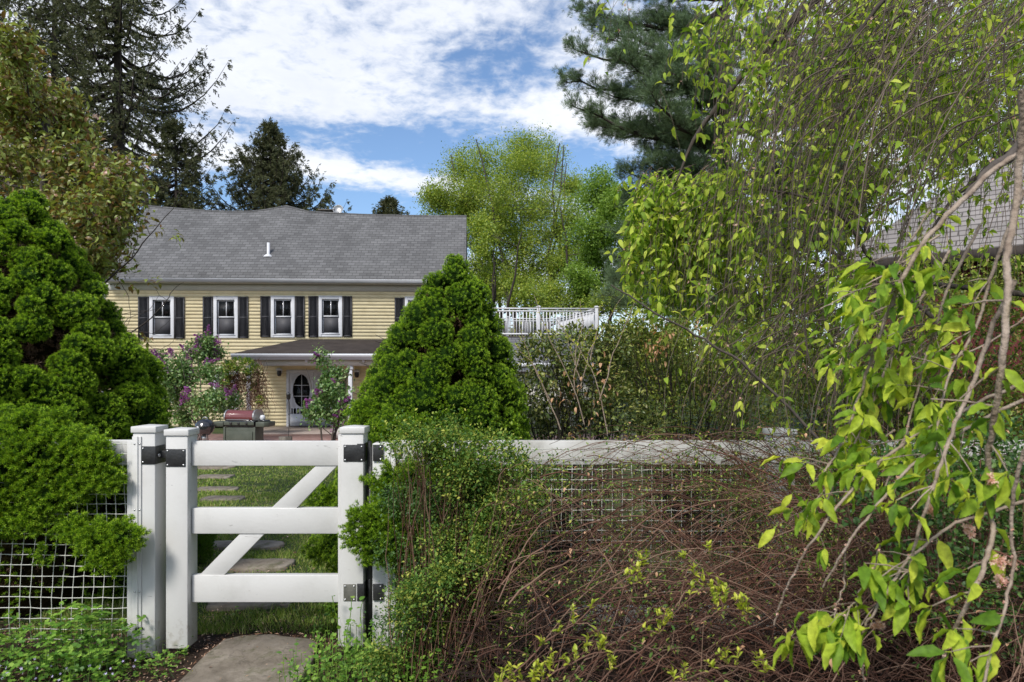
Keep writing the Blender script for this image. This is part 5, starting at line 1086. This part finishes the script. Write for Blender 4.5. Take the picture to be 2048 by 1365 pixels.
def torch():
    Y = 16.2; T = thing('garden_torch', 'thin metal garden torch with a dark lantern head standing in the log stump', 'torch', (px2(577, Y), Y, -.44)); k = Y / F0
    def z(y): return zz(y, Y) + .44
    g = G(); t = np.linspace(0, 1, 16); g.tubes(np.stack([.02 * np.sin(t * 3) * t, 0 * t, .02 + t * z(795)], -1) , .007, 6)
    for s in (-1, 1): g.tubes(np.stack([s * .035 * np.sin(t * pi), 0 * t, z(830) + t * (z(800) - z(830))], -1), .004, 5)
    g.build('pole', MT['black'], T); g = G(); h = z(800); g.lathe([(0, h), (.035, h + .01), (.048, h + .06), (.048, h + .11), (.06, h + .115), (.03, h + .15), (.01, h + .19), (0, h + .19)], (0, 0, 0), 14); g.build('lantern_head', MT['black'], T)
    S_ = thing('log_stump', 'short weathered log stump on the brick patio under the torch', 'stump', (px2(570, Y), Y + .02, -.44)); r = np.random.default_rng(5); n = 18; g = G(); V = []
    for zq in (0, .12, z(874)):
        for i in range(n): a = 2 * pi * i / n; q = .155 * (1 + .06 * sin(3 * a) + r.uniform(-.03, .03)); V.append((q * cos(a), q * sin(a), zq))
    V.append((0, 0, z(874) + .004)); F = [(j * n + i, j * n + (i + 1) % n, (j + 1) * n + (i + 1) % n, (j + 1) * n + i) for j in range(2) for i in range(n)] + [(2 * n + i, 2 * n + (i + 1) % n, 3 * n) for i in range(n)]; g.add(V, F); g.build('bark', MT['log'], S_)
torch()
def flower_tub():
    T = thing('flower_tub', 'tub of purple pansies on the porch floor beside the white post', 'planter', (px2(678, 20.5), 20.5, FL)); g = G(); g.lathe([(0, .0), (.16, 0), (.2, .3), (.18, .3), (.17, .26), (0, .26)], (0, 0, 0), 18); g.build('tub', MT['clay'], T)
    n = 260; P = rdir(n, (0, 0, .6)) * rng.uniform(.05, .25, (n, 1)) + [0, 0, .3]; g = G(); g.scatter(*quad_leaf(.6), P, frames(rdir(n)), rng.uniform(.03, .06, n)); g.build('leaves', MT['lilacleaf'], T)
    n = 90; P = rdir(n, (0, -.4, .8)) * rng.uniform(.2, .28, (n, 1)) + [0, 0, .3]; g = G(); g.scatter(*flower5(), P, frames(rdir(n, (0, -1, .3))), rng.uniform(.02, .03, n)); g.build('flowers', MT['lilacfl'], T)
flower_tub()

# ================================================================= SHRUBS BEHIND THE RIGHT FENCE
def shrub(name, label, puffs, n, leaf, tmpl, size, base, seed, stems=60, bark='darkbark', fill=.7, extra=None, cat='bush', group=None, sr=.006, upb=.15, jit=0):
    global rng
    rng = np.random.default_rng(seed); base = np.array(base, float); T = thing(name, label, cat, base, group=group); P, d, idx = shell_points(puffs, n, fill); R = frames(d + rng.normal(0, .7, (n, 3)) + [0, 0, upb], rng.uniform(-1, 1, n))
    if jit: P = P + rng.normal(0, jit, P.shape)
    # break the surface into sprays
    sp = np.sin(P[:, 0] * 31 + P[:, 2] * 17) + np.sin(P[:, 2] * 29 - P[:, 0] * 13 + P[:, 1] * 19); k = rng.random(n) < .62 + .3 * np.clip(sp, -1, 1); P, R = P[k], R[k]; n = len(P)
    g = G(); g.scatter(*tmpl, P - base, R, size * rng.uniform(.55, 1.3, n)); g.build('foliage', MT[leaf], T)
    g = G(); pf = np.array(puffs); m = stems; i = rng.integers(0, len(pf), m); E = pf[i, :3] + rdir(m) * pf[i, 3:4] * .9 - base; A = np.stack([rng.normal(0, .12, m) + E[:, 0] * .25, rng.normal(0, .12, m) + E[:, 1] * .25, np.zeros(m)], -1); t = np.linspace(0, 1, 9)[None, :, None]; M_ = (A + E) / 2 + np.stack([0 * i, 0 * i, .2 * E[:, 2]], -1) + rng.normal(0, .08, (m, 3))
    Q = A[:, None] * (1 - t) ** 2 + 2 * M_[:, None] * t * (1 - t) + E[:, None] * t * t + rng.normal(0, .006, (m, 9, 3)); g.tubes(Q, np.linspace(sr, sr * .25, 9), 4); g.build('stems', MT[bark], T, smooth=True)
    if extra:
        lf, cents, nn, sz = extra; c = np.array(cents); j = rng.integers(0, len(c), nn); g = G(); g.scatter(*leaf_t(.5, .1, -.3), c[j] - base + rng.normal(0, .05, (nn, 3)), frames(rdir(nn, (0, 0, -.6))), sz * rng.uniform(.6, 1.2, nn)); g.build('dry_leaves', MT[lf], T)
    return T
def BP(x, Y): return (px2(x, Y), Y, float(gz(Y)))
shrub('holly_bush', 'dark glossy holly bush with tan dead leaves behind the white fence rail', pxp([(1090, 730, 60), (1150, 700, 55), (1110, 790, 70), (1180, 770, 75), (1060, 800, 55), (1200, 700, 50), (1230, 820, 70), (1130, 850, 60), (1060, 860, 45), (1060, 700, 30), (1225, 740, 50), (1300, 850, 50), (1212, 668, 26), (1235, 690, 40), (1150, 665, 24), (1090, 690, 30)], 5.6, .3), 17000, 'holly', leaf_t(.5, .14, -.15), .040, BP(1150, 5.7), 91, 90, 'darkbark', .6, ('dry', [W(1130, 750, 5.2), W(1140, 770, 5.2), W(1128, 800, 5.2), W(1205, 735, 5.2), W(1160, 830, 5.2), W(1205, 790, 5.2), W(1150, 880, 5.1)], 60, .050))
shrub('privet_bush', 'tall mixed olive-green bush with reddish dry sprays, middle right behind the fence', pxp([(1290, 690, 60), (1340, 650, 55), (1400, 700, 70), (1360, 760, 75), (1440, 780, 75), (1280, 770, 60), (1480, 700, 60), (1330, 830, 60), (1420, 850, 60), (1520, 790, 70), (1260, 660, 30), (1500, 860, 50), (1460, 640, 50), (1255, 640, 26), (1290, 640, 34), (1240, 670, 30)], 6.2, .4), 22000, 'hedge', leaf_t(.5, .12, -.1), .036, BP(1380, 6.3), 92, 120, 'darkbark', .65, ('dry', [W(1318, 672, 5.7), W(1325, 690, 5.7), W(1310, 705, 5.7), W(1400, 700, 5.6), W(1395, 650, 5.7), W(1430, 780, 5.6), W(1600, 745, 5.6)], 120, .05))
shrub('privet_bush', 'bright green leafy hedge under the barn, behind the hanging cherry branches', pxp([(1600, 640, 70), (1680, 620, 80), (1600, 740, 90), (1700, 720, 95), (1800, 760, 110), (1920, 800, 120), (1620, 840, 90), (1740, 860, 100), (1860, 900, 120), (1980, 920, 130), (2060, 780, 100), (1540, 680, 50), (1840, 680, 60), (1960, 1020, 120), (1800, 1000, 110), (1880, 610, 70), (1960, 640, 80), (2050, 620, 90), (2040, 560, 50), (1830, 580, 60), (1920, 560, 55), (2000, 570, 60), (1760, 600, 50)], 6.8, .6), 52000, 'hedge', leaf_t(.55, .12, -.1), .048, BP(1760, 7.2), 93, 120, 'darkbark', .65)
shrub('vine_bush', 'dark leafy vine mass at the right edge beside the fence', pxp([(1950, 900, 110), (2030, 980, 110), (1900, 980, 90), (1990, 1090, 110), (2080, 1080, 110), (1860, 1060, 70), (1930, 1180, 90), (2050, 1220, 110), (1760, 960, 60), (1800, 1130, 60), (1700, 1010, 50), (1850, 900, 50), (1930, 885, 60), (2030, 890, 60), (1790, 900, 34)], 2.55, .2), 12000, 'barbdark', leaf_t(.6, .1, -.1), .022, BP(1960, 2.7), 94, 60, 'bramble', .6)
# long yellowish shoots rising from the holly
def shoots():
    g = G(); T = thing('forsythia_bush', 'upright yellowish budding shoots in front of the deck roof', 'bush', BP(1100, 5.3)); b = np.array(T.location)
    rows = [((1110, 640), (1150, 690), (1180, 730), (1200, 790), (1215, 870)), ((1068, 590), (1085, 640), (1105, 690), (1140, 760), (1170, 850)), ((1160, 600), (1165, 650), (1150, 700), (1150, 800)), ((1185, 650), (1165, 690), (1150, 740)), ((1040, 655), (1055, 700), (1085, 770), (1120, 860)), ((1240, 600), (1210, 650), (1180, 700), (1160, 780)), ((1280, 580), (1255, 640), (1230, 700), (1200, 800)), ((1030, 690), (1060, 720), (1100, 800)), ((1130, 660), (1140, 700), (1160, 760)), ((1200, 610), (1195, 660), (1180, 720))]
    lf = G()
    for k, r in enumerate(rows):
        Q = np.array([W(x, y, 5.0 + .1 * (k % 3)) for x, y in r]) - b; t = np.linspace(0, 1, len(Q)); tt = np.linspace(0, 1, 14); Q = np.stack([np.interp(tt, t, Q[:, i]) for i in range(3)], -1) + rng.normal(0, .004, (14, 3)); g.tubes(Q, np.linspace(.002, .0055, 14), 5)
        m = 26; u = rng.uniform(0, .8, m); P = np.stack([np.interp(u, tt, Q[:, i]) for i in range(3)], -1); lf.scatter(*leaf_t(.5, .15, -.1), P, frames(rdir(m, (0, 0, .7))), rng.uniform(.012, .035, m))
    g.build('stems', MT['palebark'], T); lf.build('leaves', MT['sprout'], T)
shoots()

# ================================================================= BARBERRY IN FRONT OF THE SPRUCE, BRAMBLE MOUND
shrub('barberry_bush', 'small-leaved yellow-green barberry bush spilling over the fence beside the hinge post', pxp([(870, 880, 34), (900, 890, 42), (800, 868, 24), (835, 875, 28), (795, 900, 22), (850, 915, 32), (900, 858, 24), (960, 885, 30), (990, 905, 24), (1000, 1000, 40), (1010, 960, 32), (980, 1090, 40), (1040, 1060, 30), (1060, 1140, 30), (820, 1230, 30), (930, 920, 45), (920, 960, 45), (940, 990, 55), (970, 960, 45), (900, 1080, 60), (980, 1040, 50), (880, 1160, 50), (960, 1120, 45), (1000, 900, 35), (820, 1190, 40), (1040, 930, 32), (870, 1240, 45), (1060, 1000, 35), (960, 1200, 45), (1010, 1130, 40), (940, 1280, 50), (1030, 1230, 30), (850, 1310, 45), (760, 1320, 40), (1100, 950, 25)], 3.32, .14), 64000, 'barb', leaf_t(.6, .12, -.1), .016, BP(900, 3.5), 95, 260, 'bramble', .95, sr=.003, jit=.030)
shrub('barberry_bush', 'darker green lower part of a barberry between the spruce and the bramble stems', pxp([(800, 1000, 40), (860, 1010, 50), (840, 1090, 55), (910, 1040, 50), (950, 1000, 45), (780, 1100, 35), (890, 1150, 55), (820, 1180, 45), (950, 1180, 50), (800, 1250, 50), (880, 1290, 50), (960, 1090, 50), (930, 1240, 50)], 3.5, .1), 32000, 'barbdark', leaf_t(.6, .12, -.1), .016, BP(850, 3.6), 96, 60, 'bramble', .9, sr=.003, jit=.025)
def mound_z(x, y):       # top surface of the bramble mound
    a = sm(-.62, .10, x) * (1 - .12 * sm(1.5, 3.5, x)); b = .42 + .58 * sm(1.3, 2.9, y) * (1 - .12 * sm(3.45, 3.8, y)); return a * b * (1 + .10 * np.sin(x * 3.1 + 1) + .06 * np.sin(x * 7 + y * 5))
def bramble():
    global rng
    rng = np.random.default_rng(101); g = G(); K = 22; t = np.linspace(0, 1, K)
    def arcs(n, x0, x1, y0, y1, hs, Ls, r0, r1, ang0, ang1, zmin=-.15):
        cx = rng.uniform(x0, x1, n); cy = rng.uniform(y0, y1, n); a = rng.uniform(ang0, ang1, n); L = rng.uniform(*Ls, n); dx, dy = np.cos(a) * L, np.sin(a) * L * .6
        X = cx[:, None] + dx[:, None] * (t - .5); Y = cy[:, None] + dy[:, None] * (t - .5); top = mound_z(cx, cy)[:, None] * rng.uniform(*hs, n)[:, None]
        q = rng.uniform(.25, .75, n)[:, None]; sag = rng.uniform(.12, .45, n)[:, None] * L[:, None]
        Z = top - sag * ((t - q) ** 2) * 2.6 + .02 * np.sin(t * 9 + a[:, None] * 7) + rng.normal(0, .0035, (n, K)); Y = Y + .03 * np.sin(t * 6 + cx[:, None] * 9); Z = Z + (rng.random((n, 1)) < .4) * rng.normal(0, .22, (n, 1)) * (t - .5); Z = np.minimum(Z, mound_z(X, Y) + .16)
        wob = np.cumsum(np.cumsum(rng.normal(0, .0022, (n, K, 3)), 1), 1); wob -= wob[:, K // 2:K // 2 + 1]; P = np.stack([X, Y, Z], -1) + wob; P[..., 2] = np.maximum(P[..., 2], .01); kk = ((P[..., 0] / P[..., 1]).min(1) > -.06 + rng.normal(0, .035, n)); P = P[kk]; n = len(P); rr = rng.uniform(r0 * .75, r1 * .98, n)[:, None] * np.linspace(1.15, .5, K); g.tubes(P, rr, 4); return P
    arcs(950, -.3, 3.6, 1.7, 3.6, (.25, .92), (.4, 1.5), .0010, .0021, -1.4, 1.4)
    S1 = arcs(700, -.2, 3.6, 1.7, 3.6, (.6, 1.05), (.5, 1.7), .0011, .0026, -1.2, 1.2)
    arcs(950, -.3, 3.6, 1.6, 3.4, (.3, .98), (.3, 1.0), .0009, .0018, .9, 2.4)
    arcs(260, -.2, 3.4, 1.7, 3.3, (.9, 1.15), (.3, .9), .0010, .0024, 0, 3.1)
    S2 = arcs(110, .1, 3.2, 3.2, 3.85, (1.0, 1.22), (.9, 2.0), .0014, .0028, -.25, .25)
    arcs(60, -.3, 2.8, 2.2, 3.3, (.95, 1.12), (.8, 1.8), .0014, .0028, -.8, .8)
    arcs(45, .2, 3.4, 1.9, 3.5, (.8, 1.1), (.7, 1.9), .0026, .0042, -1.2, 1.2)
    # side twigs and forks
    A = S1.reshape(-1, 3); m = 3600; p = A[rng.integers(0, len(A), m)]; tw_ = np.linspace(0, 1, 5)[None, :, None]; dd = rdir(m, (0, -.1, .25)) * rng.uniform(.04, .22, (m, 1)); g.tubes(p[:, None] + dd[:, None] * tw_ + np.cumsum(rng.normal(0, .004, (m, 5, 3)), 1), np.linspace(.0013, .0006, 5), 3)
    # fan of stems rising from the crown to the top rail and beyond
    n = 250; bx = rng.normal(1.75, .22, n); by = rng.normal(3.35, .12, n); tx = bx - rng.uniform(-.9, 1.5, n); tz = rng.uniform(.9, 1.22, n); ty = by + rng.uniform(-.1, .45, n)
    P = np.stack([bx[:, None] + (tx - bx)[:, None] * t ** 1.3, by[:, None] + (ty - by)[:, None] * t, tz[:, None] * np.sin(t * rng.uniform(1.5, 2.3, (n, 1))) + rng.normal(0, .003, (n, K)) + .35 * (1 - t)], -1); g.tubes(P, rng.uniform(.001, .0024, (n, 1)) * np.linspace(1.2, .5, K), 4)
    tag(g.build('bramble_thicket', MT['bramble'], smooth=True), 'tangled reddish-brown bare bramble stems mounded against the fence', 'brambles', kind='stuff')
    lf = G(); A = np.concatenate([S1.reshape(-1, 3), S2.reshape(-1, 3), S2.reshape(-1, 3), P.reshape(-1, 3)[::2]]); dens = .12 + .9 * np.exp(-((A[:, 0] - .15) / .35) ** 2) + .9 * (A[:, 1] > 3.3) * (A[:, 2] > .75) + .25 * (np.sin(A[:, 0] * 6 + A[:, 2] * 9) > .5); dens = dens + 1.1 * (A[:, 2] > .68) * (np.sin(A[:, 0] * 5 + 1) * np.sin(A[:, 2] * 13 + A[:, 0] * 3) > .0); A = A[rng.random(len(A)) < dens * .5]
    m = 4; A = np.concatenate([A, S1.reshape(-1, 3)[rng.random(S1.shape[0] * S1.shape[1]) < .10 * np.exp(-((S1.reshape(-1, 3)[:, 0] + .02) / .28) ** 2)]]); P = (A[:, None] + rng.normal(0, .010, (len(A), m, 3))).reshape(-1, 3); lf.scatter(*leaf_t(.55, .12, -.1), P, frames(rdir(len(P), (0, -.2, .5))), rng.uniform(.009, .021, len(P)))
    tag(lf.build('bramble_leaves', MT['barb']), 'tiny yellow-green new leaves scattered over the bramble stems', 'leaves', kind='stuff')
    dl = G(); m = 900; A = np.concatenate([S1.reshape(-1, 3), P]); A = A[rng.integers(0, len(A), m)] + rng.normal(0, .02, (m, 3)); dl.scatter(*leaf_t(.55, .2, -.3), A, frames(rdir(m)), rng.uniform(.010, .028, m)); tag(dl.build('dry_leaves', MT['dry']), 'dry tan leaves caught among the bramble stems', 'leaves', kind='stuff')
    # dark litter below the mound
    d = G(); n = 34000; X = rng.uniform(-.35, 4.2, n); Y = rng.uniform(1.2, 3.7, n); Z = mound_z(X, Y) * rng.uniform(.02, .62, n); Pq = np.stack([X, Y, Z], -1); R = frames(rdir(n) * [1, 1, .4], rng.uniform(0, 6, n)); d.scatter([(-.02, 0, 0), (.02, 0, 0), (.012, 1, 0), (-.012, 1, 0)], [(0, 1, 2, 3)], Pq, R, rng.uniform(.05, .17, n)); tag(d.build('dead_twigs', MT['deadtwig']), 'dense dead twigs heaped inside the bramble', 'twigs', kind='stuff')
bramble()
# young shoots with yellow-green whorled leaves in the near foreground
def sprouts():
    spec = [((1010, 1365), (1085, 1290), (1160, 1240), (1240, 1160), (1310, 1130), (1420, 1110)), ((1040, 1400), (1110, 1345), (1180, 1310), (1260, 1300), (1330, 1335)), ((1180, 1380), (1240, 1330), (1300, 1290), (1345, 1230), (1400, 1180)), ((1330, 1375), (1390, 1350), (1460, 1330), (1540, 1350)), ((1390, 1250), (1440, 1220), (1500, 1235)), ((960, 1400), (1020, 1360), (1070, 1370)), ((1220, 1180), (1300, 1160), (1385, 1165), (1440, 1190))]
    for k, r in enumerate(spec):
        Yk = [1.95, 1.8, 2.0, 1.85, 1.9, 1.8, 2.1][k]; base = W(*r[0], Yk); T = thing('bramble_shoot', ['long arching shoot with yellow-green tufts crossing the middle of the bramble', 'yellow-green leafy shoot low at the bottom edge, centre', 'steep leafy shoot rising through the brown stems', 'leafy shoot lying along the bottom edge right of centre', 'short yellow-green shoot above the one along the bottom edge', 'leafy shoot tip in the bottom edge left of the other shoots', 'thin shoot with three leaf tufts among bare stems'][k], 'shoot', base, group='yellow-green shoots in the bramble')
        Q = np.array([W(x, y, Yk) for x, y in r]) - base; t = np.linspace(0, 1, len(Q)); tt = np.linspace(0, 1, 20); Q = np.stack([np.interp(tt, t, Q[:, i]) for i in range(3)], -1) + rng.normal(0, .002, (20, 3)); g = G(); g.tubes(Q, np.linspace(.0028, .0012, 20), 5); 
        n = 9; u = rng.uniform(.1, 1, n); c = np.stack([np.interp(u, tt, Q[:, i]) for i in range(3)], -1); s = np.stack([c, c + np.stack([rng.normal(0, .015, n), rng.normal(0, .01, n), rng.uniform(.02, .06, n)], -1)], 1); g.tubes(s, .0012, 4); g.build('stem', MT['sproutstem'], T)
        m = 11; v = rng.random((n, m)); P = (s[:, :1] * (1 - v[..., None]) + s[:, 1:] * v[..., None]).reshape(-1, 3); lf = G(); lf.scatter(*leaf_t(.5, .14, -.1), P, frames(rdir(n * m, (0, -.1, .9), .9)), rng.uniform(.012, .026, n * m)); lf.build('leaves', MT['sprout'], T)
sprouts()

# ================================================================= WEEPING CHERRY
def weeping_cherry():
    global rng
    rng = np.random.default_rng(111); T = thing('weeping_cherry', 'weeping cherry arching in from the right with lime-green leaves on long hanging twigs', 'tree', (3.9, 3.0, 0)); b = np.array(T.location)
    limb = G(); tw = G(); far = G(); near = G(); bl = G(); BL = leaf_big(); SL = leaf_t(.40, .10, -.25)
    trunk = np.array([(3.9, 3.0, -.05), (3.92, 3.02, .9), (3.85, 3.05, 1.9), (3.7, 3.1, 2.8), (3.5, 3.2, 3.4)]) - b; limb.tubes(trunk, [.16, .14, .13, .11, .09], 10)
    def curve(pts, r0, r1, n=24, gg=limb, jit=.004):
        Q = np.array(pts, float) - b; t = np.linspace(0, 1, len(Q)); tt = np.linspace(0, 1, n)
        Q = np.stack([np.interp(tt, t, Q[:, i]) for i in range(3)], -1)
        for _ in range(3): Q[1:-1] = (Q[:-2] + Q[1:-1] * 2 + Q[2:]) / 4
        Q[1:-1] += rng.normal(0, jit, (n - 2, 3)); gg.tubes(Q, np.linspace(r0, r1, n), 7); return Q
    top = (3.5, 3.2, 3.4)
    curve([top, (2.9, 3.3, 3.9), (2.2, 3.6, 4.0), (1.5, 3.9, 3.5), (1.1, 4.1, 3.0), (.95, 4.15, 2.6)], .055, .003); curve([top, (3.1, 2.6, 3.9), (2.4, 2.5, 3.8), (1.7, 2.9, 3.3), (1.35, 3.1, 2.8)], .045, .003)
    curve([top, (3.3, 2.4, 3.6), (2.6, 1.9, 3.2), W(2048, 300, 2.0), W(1985, 330, 1.85), W(1930, 390, 1.8)], .04, .005)
    curve([(3.85, 3.05, 1.9), (3.3, 3.6, 2.1), W(2048, 260, 3.9), W(1990, 320, 3.9), W(1960, 350, 4.0), W(1900, 400, 4.0), W(1820, 520, 4.0)], .045, .003)
    curve([(3.9, 3.02, 1.6), (3.2, 3.9, 2.0), W(1740, 560, 5.0), W(1640, 490, 5.0), W(1560, 430, 5.0), W(1480, 375, 5.0), W(1400, 340, 5.0)], .022, .003)
    curve([W(1870, 640, 3.6), W(1740, 530, 3.6), W(1700, 440, 3.5), W(1620, 395, 3.5), W(1520, 375, 3.5), W(1440, 385, 3.5), W(1370, 430, 3.5)], .012, .002)
    curve([W(1750, 1000, 3.2), W(1500, 735, 3.2), W(1400, 675, 3.2), W(1290, 615, 3.2), W(1222, 570, 3.2)], .008, .003)
    # hanging twigs through the canopy
    def hang(n, xr, yr, Yr, drift, Lr, r0, K=16, leafn=8, ls=(.030, .066), bare=.3, keep=None):
        t = np.linspace(0, 1, K); X0 = rng.uniform(*xr, n); Y0 = rng.uniform(*yr, n); D = rng.uniform(*Yr, n); A = np.stack([(X0 - CX) / F0 * D, D, EYE + (HY - Y0) / F0 * D], -1); L = rng.uniform(*Lr, n); dr = rng.uniform(*drift, n) + rng.normal(0, .12, n)
        dx = dr[:, None] * L[:, None] * (1 - (1 - t) ** 2) ; dz = -L[:, None] * (t ** 1.5) ; dy = rng.normal(0, .12, n)[:, None] * L[:, None] * t
        Q = A[:, None] + np.stack([dx, dy, dz], -1) + np.cumsum(np.cumsum(rng.normal(0, .0022, (n, K, 3)), 1), 1) ; px_ = CX + F0 * Q[..., 0] / Q[..., 1]; py_ = HY - F0 * (Q[..., 2] - EYE) / Q[..., 1]
        if keep is not None: kk = keep(px_, py_); Q = Q[kk]; n = len(Q)
        tw.tubes(Q - b, r0 * rng.uniform(.5, 1.15, (n, 1)) * np.linspace(1.2, .45, K), 4)
        m = int(n * .45); i = rng.integers(0, n, m); j = rng.integers(2, K - 3, m); S_ = Q[i, j]; t2 = np.linspace(0, 1, 7); l2 = rng.uniform(.12, .4, m); B = S_[:, None] + np.stack([(rng.normal(-.25, .4, m) * l2)[:, None] * t2, (rng.normal(0, .3, m) * l2)[:, None] * t2, -(l2[:, None]) * t2 ** 1.3], -1); tw.tubes(B - b, np.linspace(r0 * .6, r0 * .3, 7), 3)
        lv = np.where(rng.random(n) < bare, 0, 1).astype(bool); Ql = Q[lv]; q = len(Ql) * leafn; i = rng.integers(0, len(Ql), q); u = rng.integers(2, K, q); P = Ql[i, u]; Bt = B[rng.random(m) > bare]; P = np.concatenate([P, Bt[:, 2:].reshape(-1, 3)[::2]])
        dd = rdir(len(P), (-.15, -.2, -.8), 1.0); far.scatter(*SL, P - b, frames(dd, rng.uniform(-1.2, 1.2, len(P))), rng.uniform(*ls, len(P)))
        z = P[rng.random(len(P)) < .05]; z3 = np.repeat(z, 3, 0) + rng.normal(0, .008, (len(z) * 3, 3)); bl.scatter(*flower5(), z3 - b, frames(rdir(len(z3))), rng.uniform(.005, .009, len(z3)))
    def kp(a, c):      # keep the cascade right of its outer edge
        lim = np.interp(c[:, -1], [0, 180, 330, 420, 600, 700, 1200], [1445, 1440, 1265, 1235, 1262, 1400, 1600]); L2 = np.interp(c, [0, 180, 330, 420, 600, 700, 1200], [1445, 1440, 1265, 1235, 1262, 1400, 1600]); L2 = np.where(c < 325, np.maximum(L2, 1438), L2); return (a > L2 - 12).all(1) & (c[:, -1] < 730) & ~((a[:, -1] > 1660) & (c[:, -1] > 330) & (rng.random(len(a)) < .4))
    hang(620, (1420, 2120), (-160, 240), (3.2, 4.9), (-.6, .0), (.5, 1.7), .0022, leafn=27, keep=kp, bare=.25)
    hang(330, (1640, 2250), (-200, 250), (2.6, 4.6), (-.70, -.05), (.5, 1.6), .0030, leafn=9, keep=kp, bare=.5)
    hang(260, (1600, 2250), (-200, 200), (2.8, 4.6), (-.9, -.1), (.4, 1.6), .0026, leafn=5, keep=kp, bare=.8)
    hang(330, (1262, 1480), (330, 430), (3.9, 4.8), (-.5, .05), (.25, 1.0), .0022, leafn=22, ls=(.045, .08), keep=kp, bare=.05)
    hang(260, (1400, 1800), (330, 560), (3.4, 4.6), (-.9, .0), (.3, 1.1), .0026, leafn=16, keep=kp, bare=.3)
    hang(200, (1560, 1900), (520, 700), (3.2, 4.4), (-.9, -.2), (.3, .8), .0028, leafn=5, bare=.5)
    # a few pendants at the top edge
    hang(10, (1195, 1260), (-60, -30), (3.2, 3.8), (-.1, .1), (.10, .16), .002, leafn=5, bare=0)
    hang(22, (1410, 1480), (-60, 60), (3.0, 3.6), (-.6, -.2), (.2, .5), .002, leafn=9, bare=0)
    # near branches
    N = [([(2100, 250), (2048, 300), (1985, 340), (1900, 425), (1835, 500), (1795, 580), (1760, 670), (1715, 800), (1690, 880), (1640, 960)], 1.75, .0090, .0025, 40, .35, 1.0),
         ([(2045, 180), (2040, 300), (2030, 430), (2010, 520), (2016, 600), (2003, 720), (1990, 830), (1973, 917), (1977, 1013), (1988, 1071), (1969, 1140), (1938, 1198), (1911, 1255), (1892, 1301), (1870, 1400)], 1.45, .0085, .0035, 20, .2, 1.0),
         ([(2030, 560), (1975, 680), (1940, 780), (1911, 840), (1888, 913), (1858, 1001), (1823, 1109), (1812, 1180)], 1.5, .0055, .0028, 16, .5, 1.0),
         ([(2060, 760), (1950, 810), (1850, 859), (1765, 917), (1700, 982), (1631, 1071), (1592, 1136), (1561, 1205), (1548, 1250)], 1.7, .0048, .0022, 10, .0, .55),
         ([(2048, 800), (1970, 835), (1896, 878), (1823, 928), (1746, 1021), (1688, 1098), (1646, 1175)], 1.6, .0048, .0022, 14, .1, .7),
         ([(2060, 1000), (1969, 1028), (1900, 1051), (1823, 1109), (1777, 1178), (1746, 1228), (1721, 1275), (1724, 1315), (1727, 1370)], 1.55, .0040, .0020, 8, .2, .6),
         ([(1900, 500), (1790, 690), (1748, 800), (1700, 910), (1650, 1010)], 1.9, .0042, .0020, 30, .1, .8), ([(1960, 450), (1880, 610), (1840, 760), (1800, 900), (1760, 1000)], 1.9, .0045, .0020, 18, .2, .9),
         ([(1880, 470), (1780, 545), (1700, 590), (1640, 618)], 2.1, .0035, .0018, 6, .2, .8), ([(2070, 620), (1960, 700), (1830, 735), (1770, 760)], 1.9, .0030, .0018, 12, .4, 1.0),
         ([(1860, 420), (1800, 520), (1740, 620), (1690, 700), (1655, 790)], 2.2, .0035, .0018, 26, .2, .9), ([(2048, 900), (2020, 1020), (2030, 1130), (2000, 1250), (1960, 1380)], 1.35, .0040, .0026, 7, .5, 1.0),
         ([(1688, 1098), (1690, 1160), (1672, 1220), (1655, 1270)], 1.55, .0022, .0014, 14, .75, 1.0), ([(1760, 1090), (1750, 1140), (1715, 1190), (1690, 1240)], 1.5, .0020, .0012, 10, .7, 1.0),
         ([(1790, 860), (1700, 930), (1630, 1000), (1598, 1030)], 1.9, .0028, .0014, 12, .5, 1.0), ([(2048, 380), (1990, 520), (1960, 640), (1890, 760), (1870, 900)], 1.65, .0050, .0022, 22, .3, 1.0)]
    for pts, Y, r0, r1, nl, u0, u1 in N:
        Q = curve([W(x, y, Y + .06 * sin(i)) for i, (x, y) in enumerate(pts)], r0, r1, 5 * len(pts), near_w, .0016)
        # buds
        k = rng.integers(1, len(Q) - 1, len(Q) // 2); bud.scatter(*tuft(5, .9, .5, 2), Q[k], frames(rdir(len(k))), rng.uniform(.004, .009, len(k)))
        u = rng.uniform(u0, u1, nl) * (len(Q) - 1); c = Q[u.astype(int)]
        for p in c[rng.random(nl) < .5]:      # short leafy spurs
            d = rdir(1, (-.5, -.1, -.5), .7)[0]; L = rng.uniform(.03, .12); B = np.stack([p, p + d * L * .5 + [0, 0, .004], p + d * L]); near_w.tubes(B, [r1 * .7, r1 * .6, r1 * .45], 4); m = rng.integers(2, 5); near.scatter(*BL, np.repeat(B[2:3], m, 0), frames(rdir(m, (-.35, -.1, -.65), .7), rng.uniform(-1, 1, m)), rng.uniform(.045, .078, m))
        near.scatter(*BL, c, frames(rdir(nl, (-.35, -.2, -.65), .75), rng.uniform(-1.2, 1.2, nl)), rng.uniform(.04, .078, nl))
    for (x, y, Y) in ((1530 + 470, 1160, 1.45), (2018, 1125, 1.42), (1758, 1250, 1.55), (1862, 1015, 1.5), (1935, 1060, 1.5), (1981, 960, 1.45), (1610, 1040, 1.9), (2000, 1120, 1.4)):
        n = 22; bl.scatter(*flower5(), W(x, y, Y) - b + rng.normal(0, .006, (n, 3)), frames(rdir(n, (0, -.3, -.5))), rng.uniform(.004, .009, n))
    limb.build('trunk', MT['bark'], T, smooth=True); tw.build('hanging_twigs', MT['twig'], T, smooth=True); near_w.build('near_branches', MT['palebark'], T, smooth=True); bud.build('buds', MT['spent'], T)
    far.build('crown', MT['weepfar'], T); near.build('leaves', MT['weep'], T); bl.build('spent_blossom', MT['spent'], T)
near_w = G(); bud = G()
weeping_cherry()
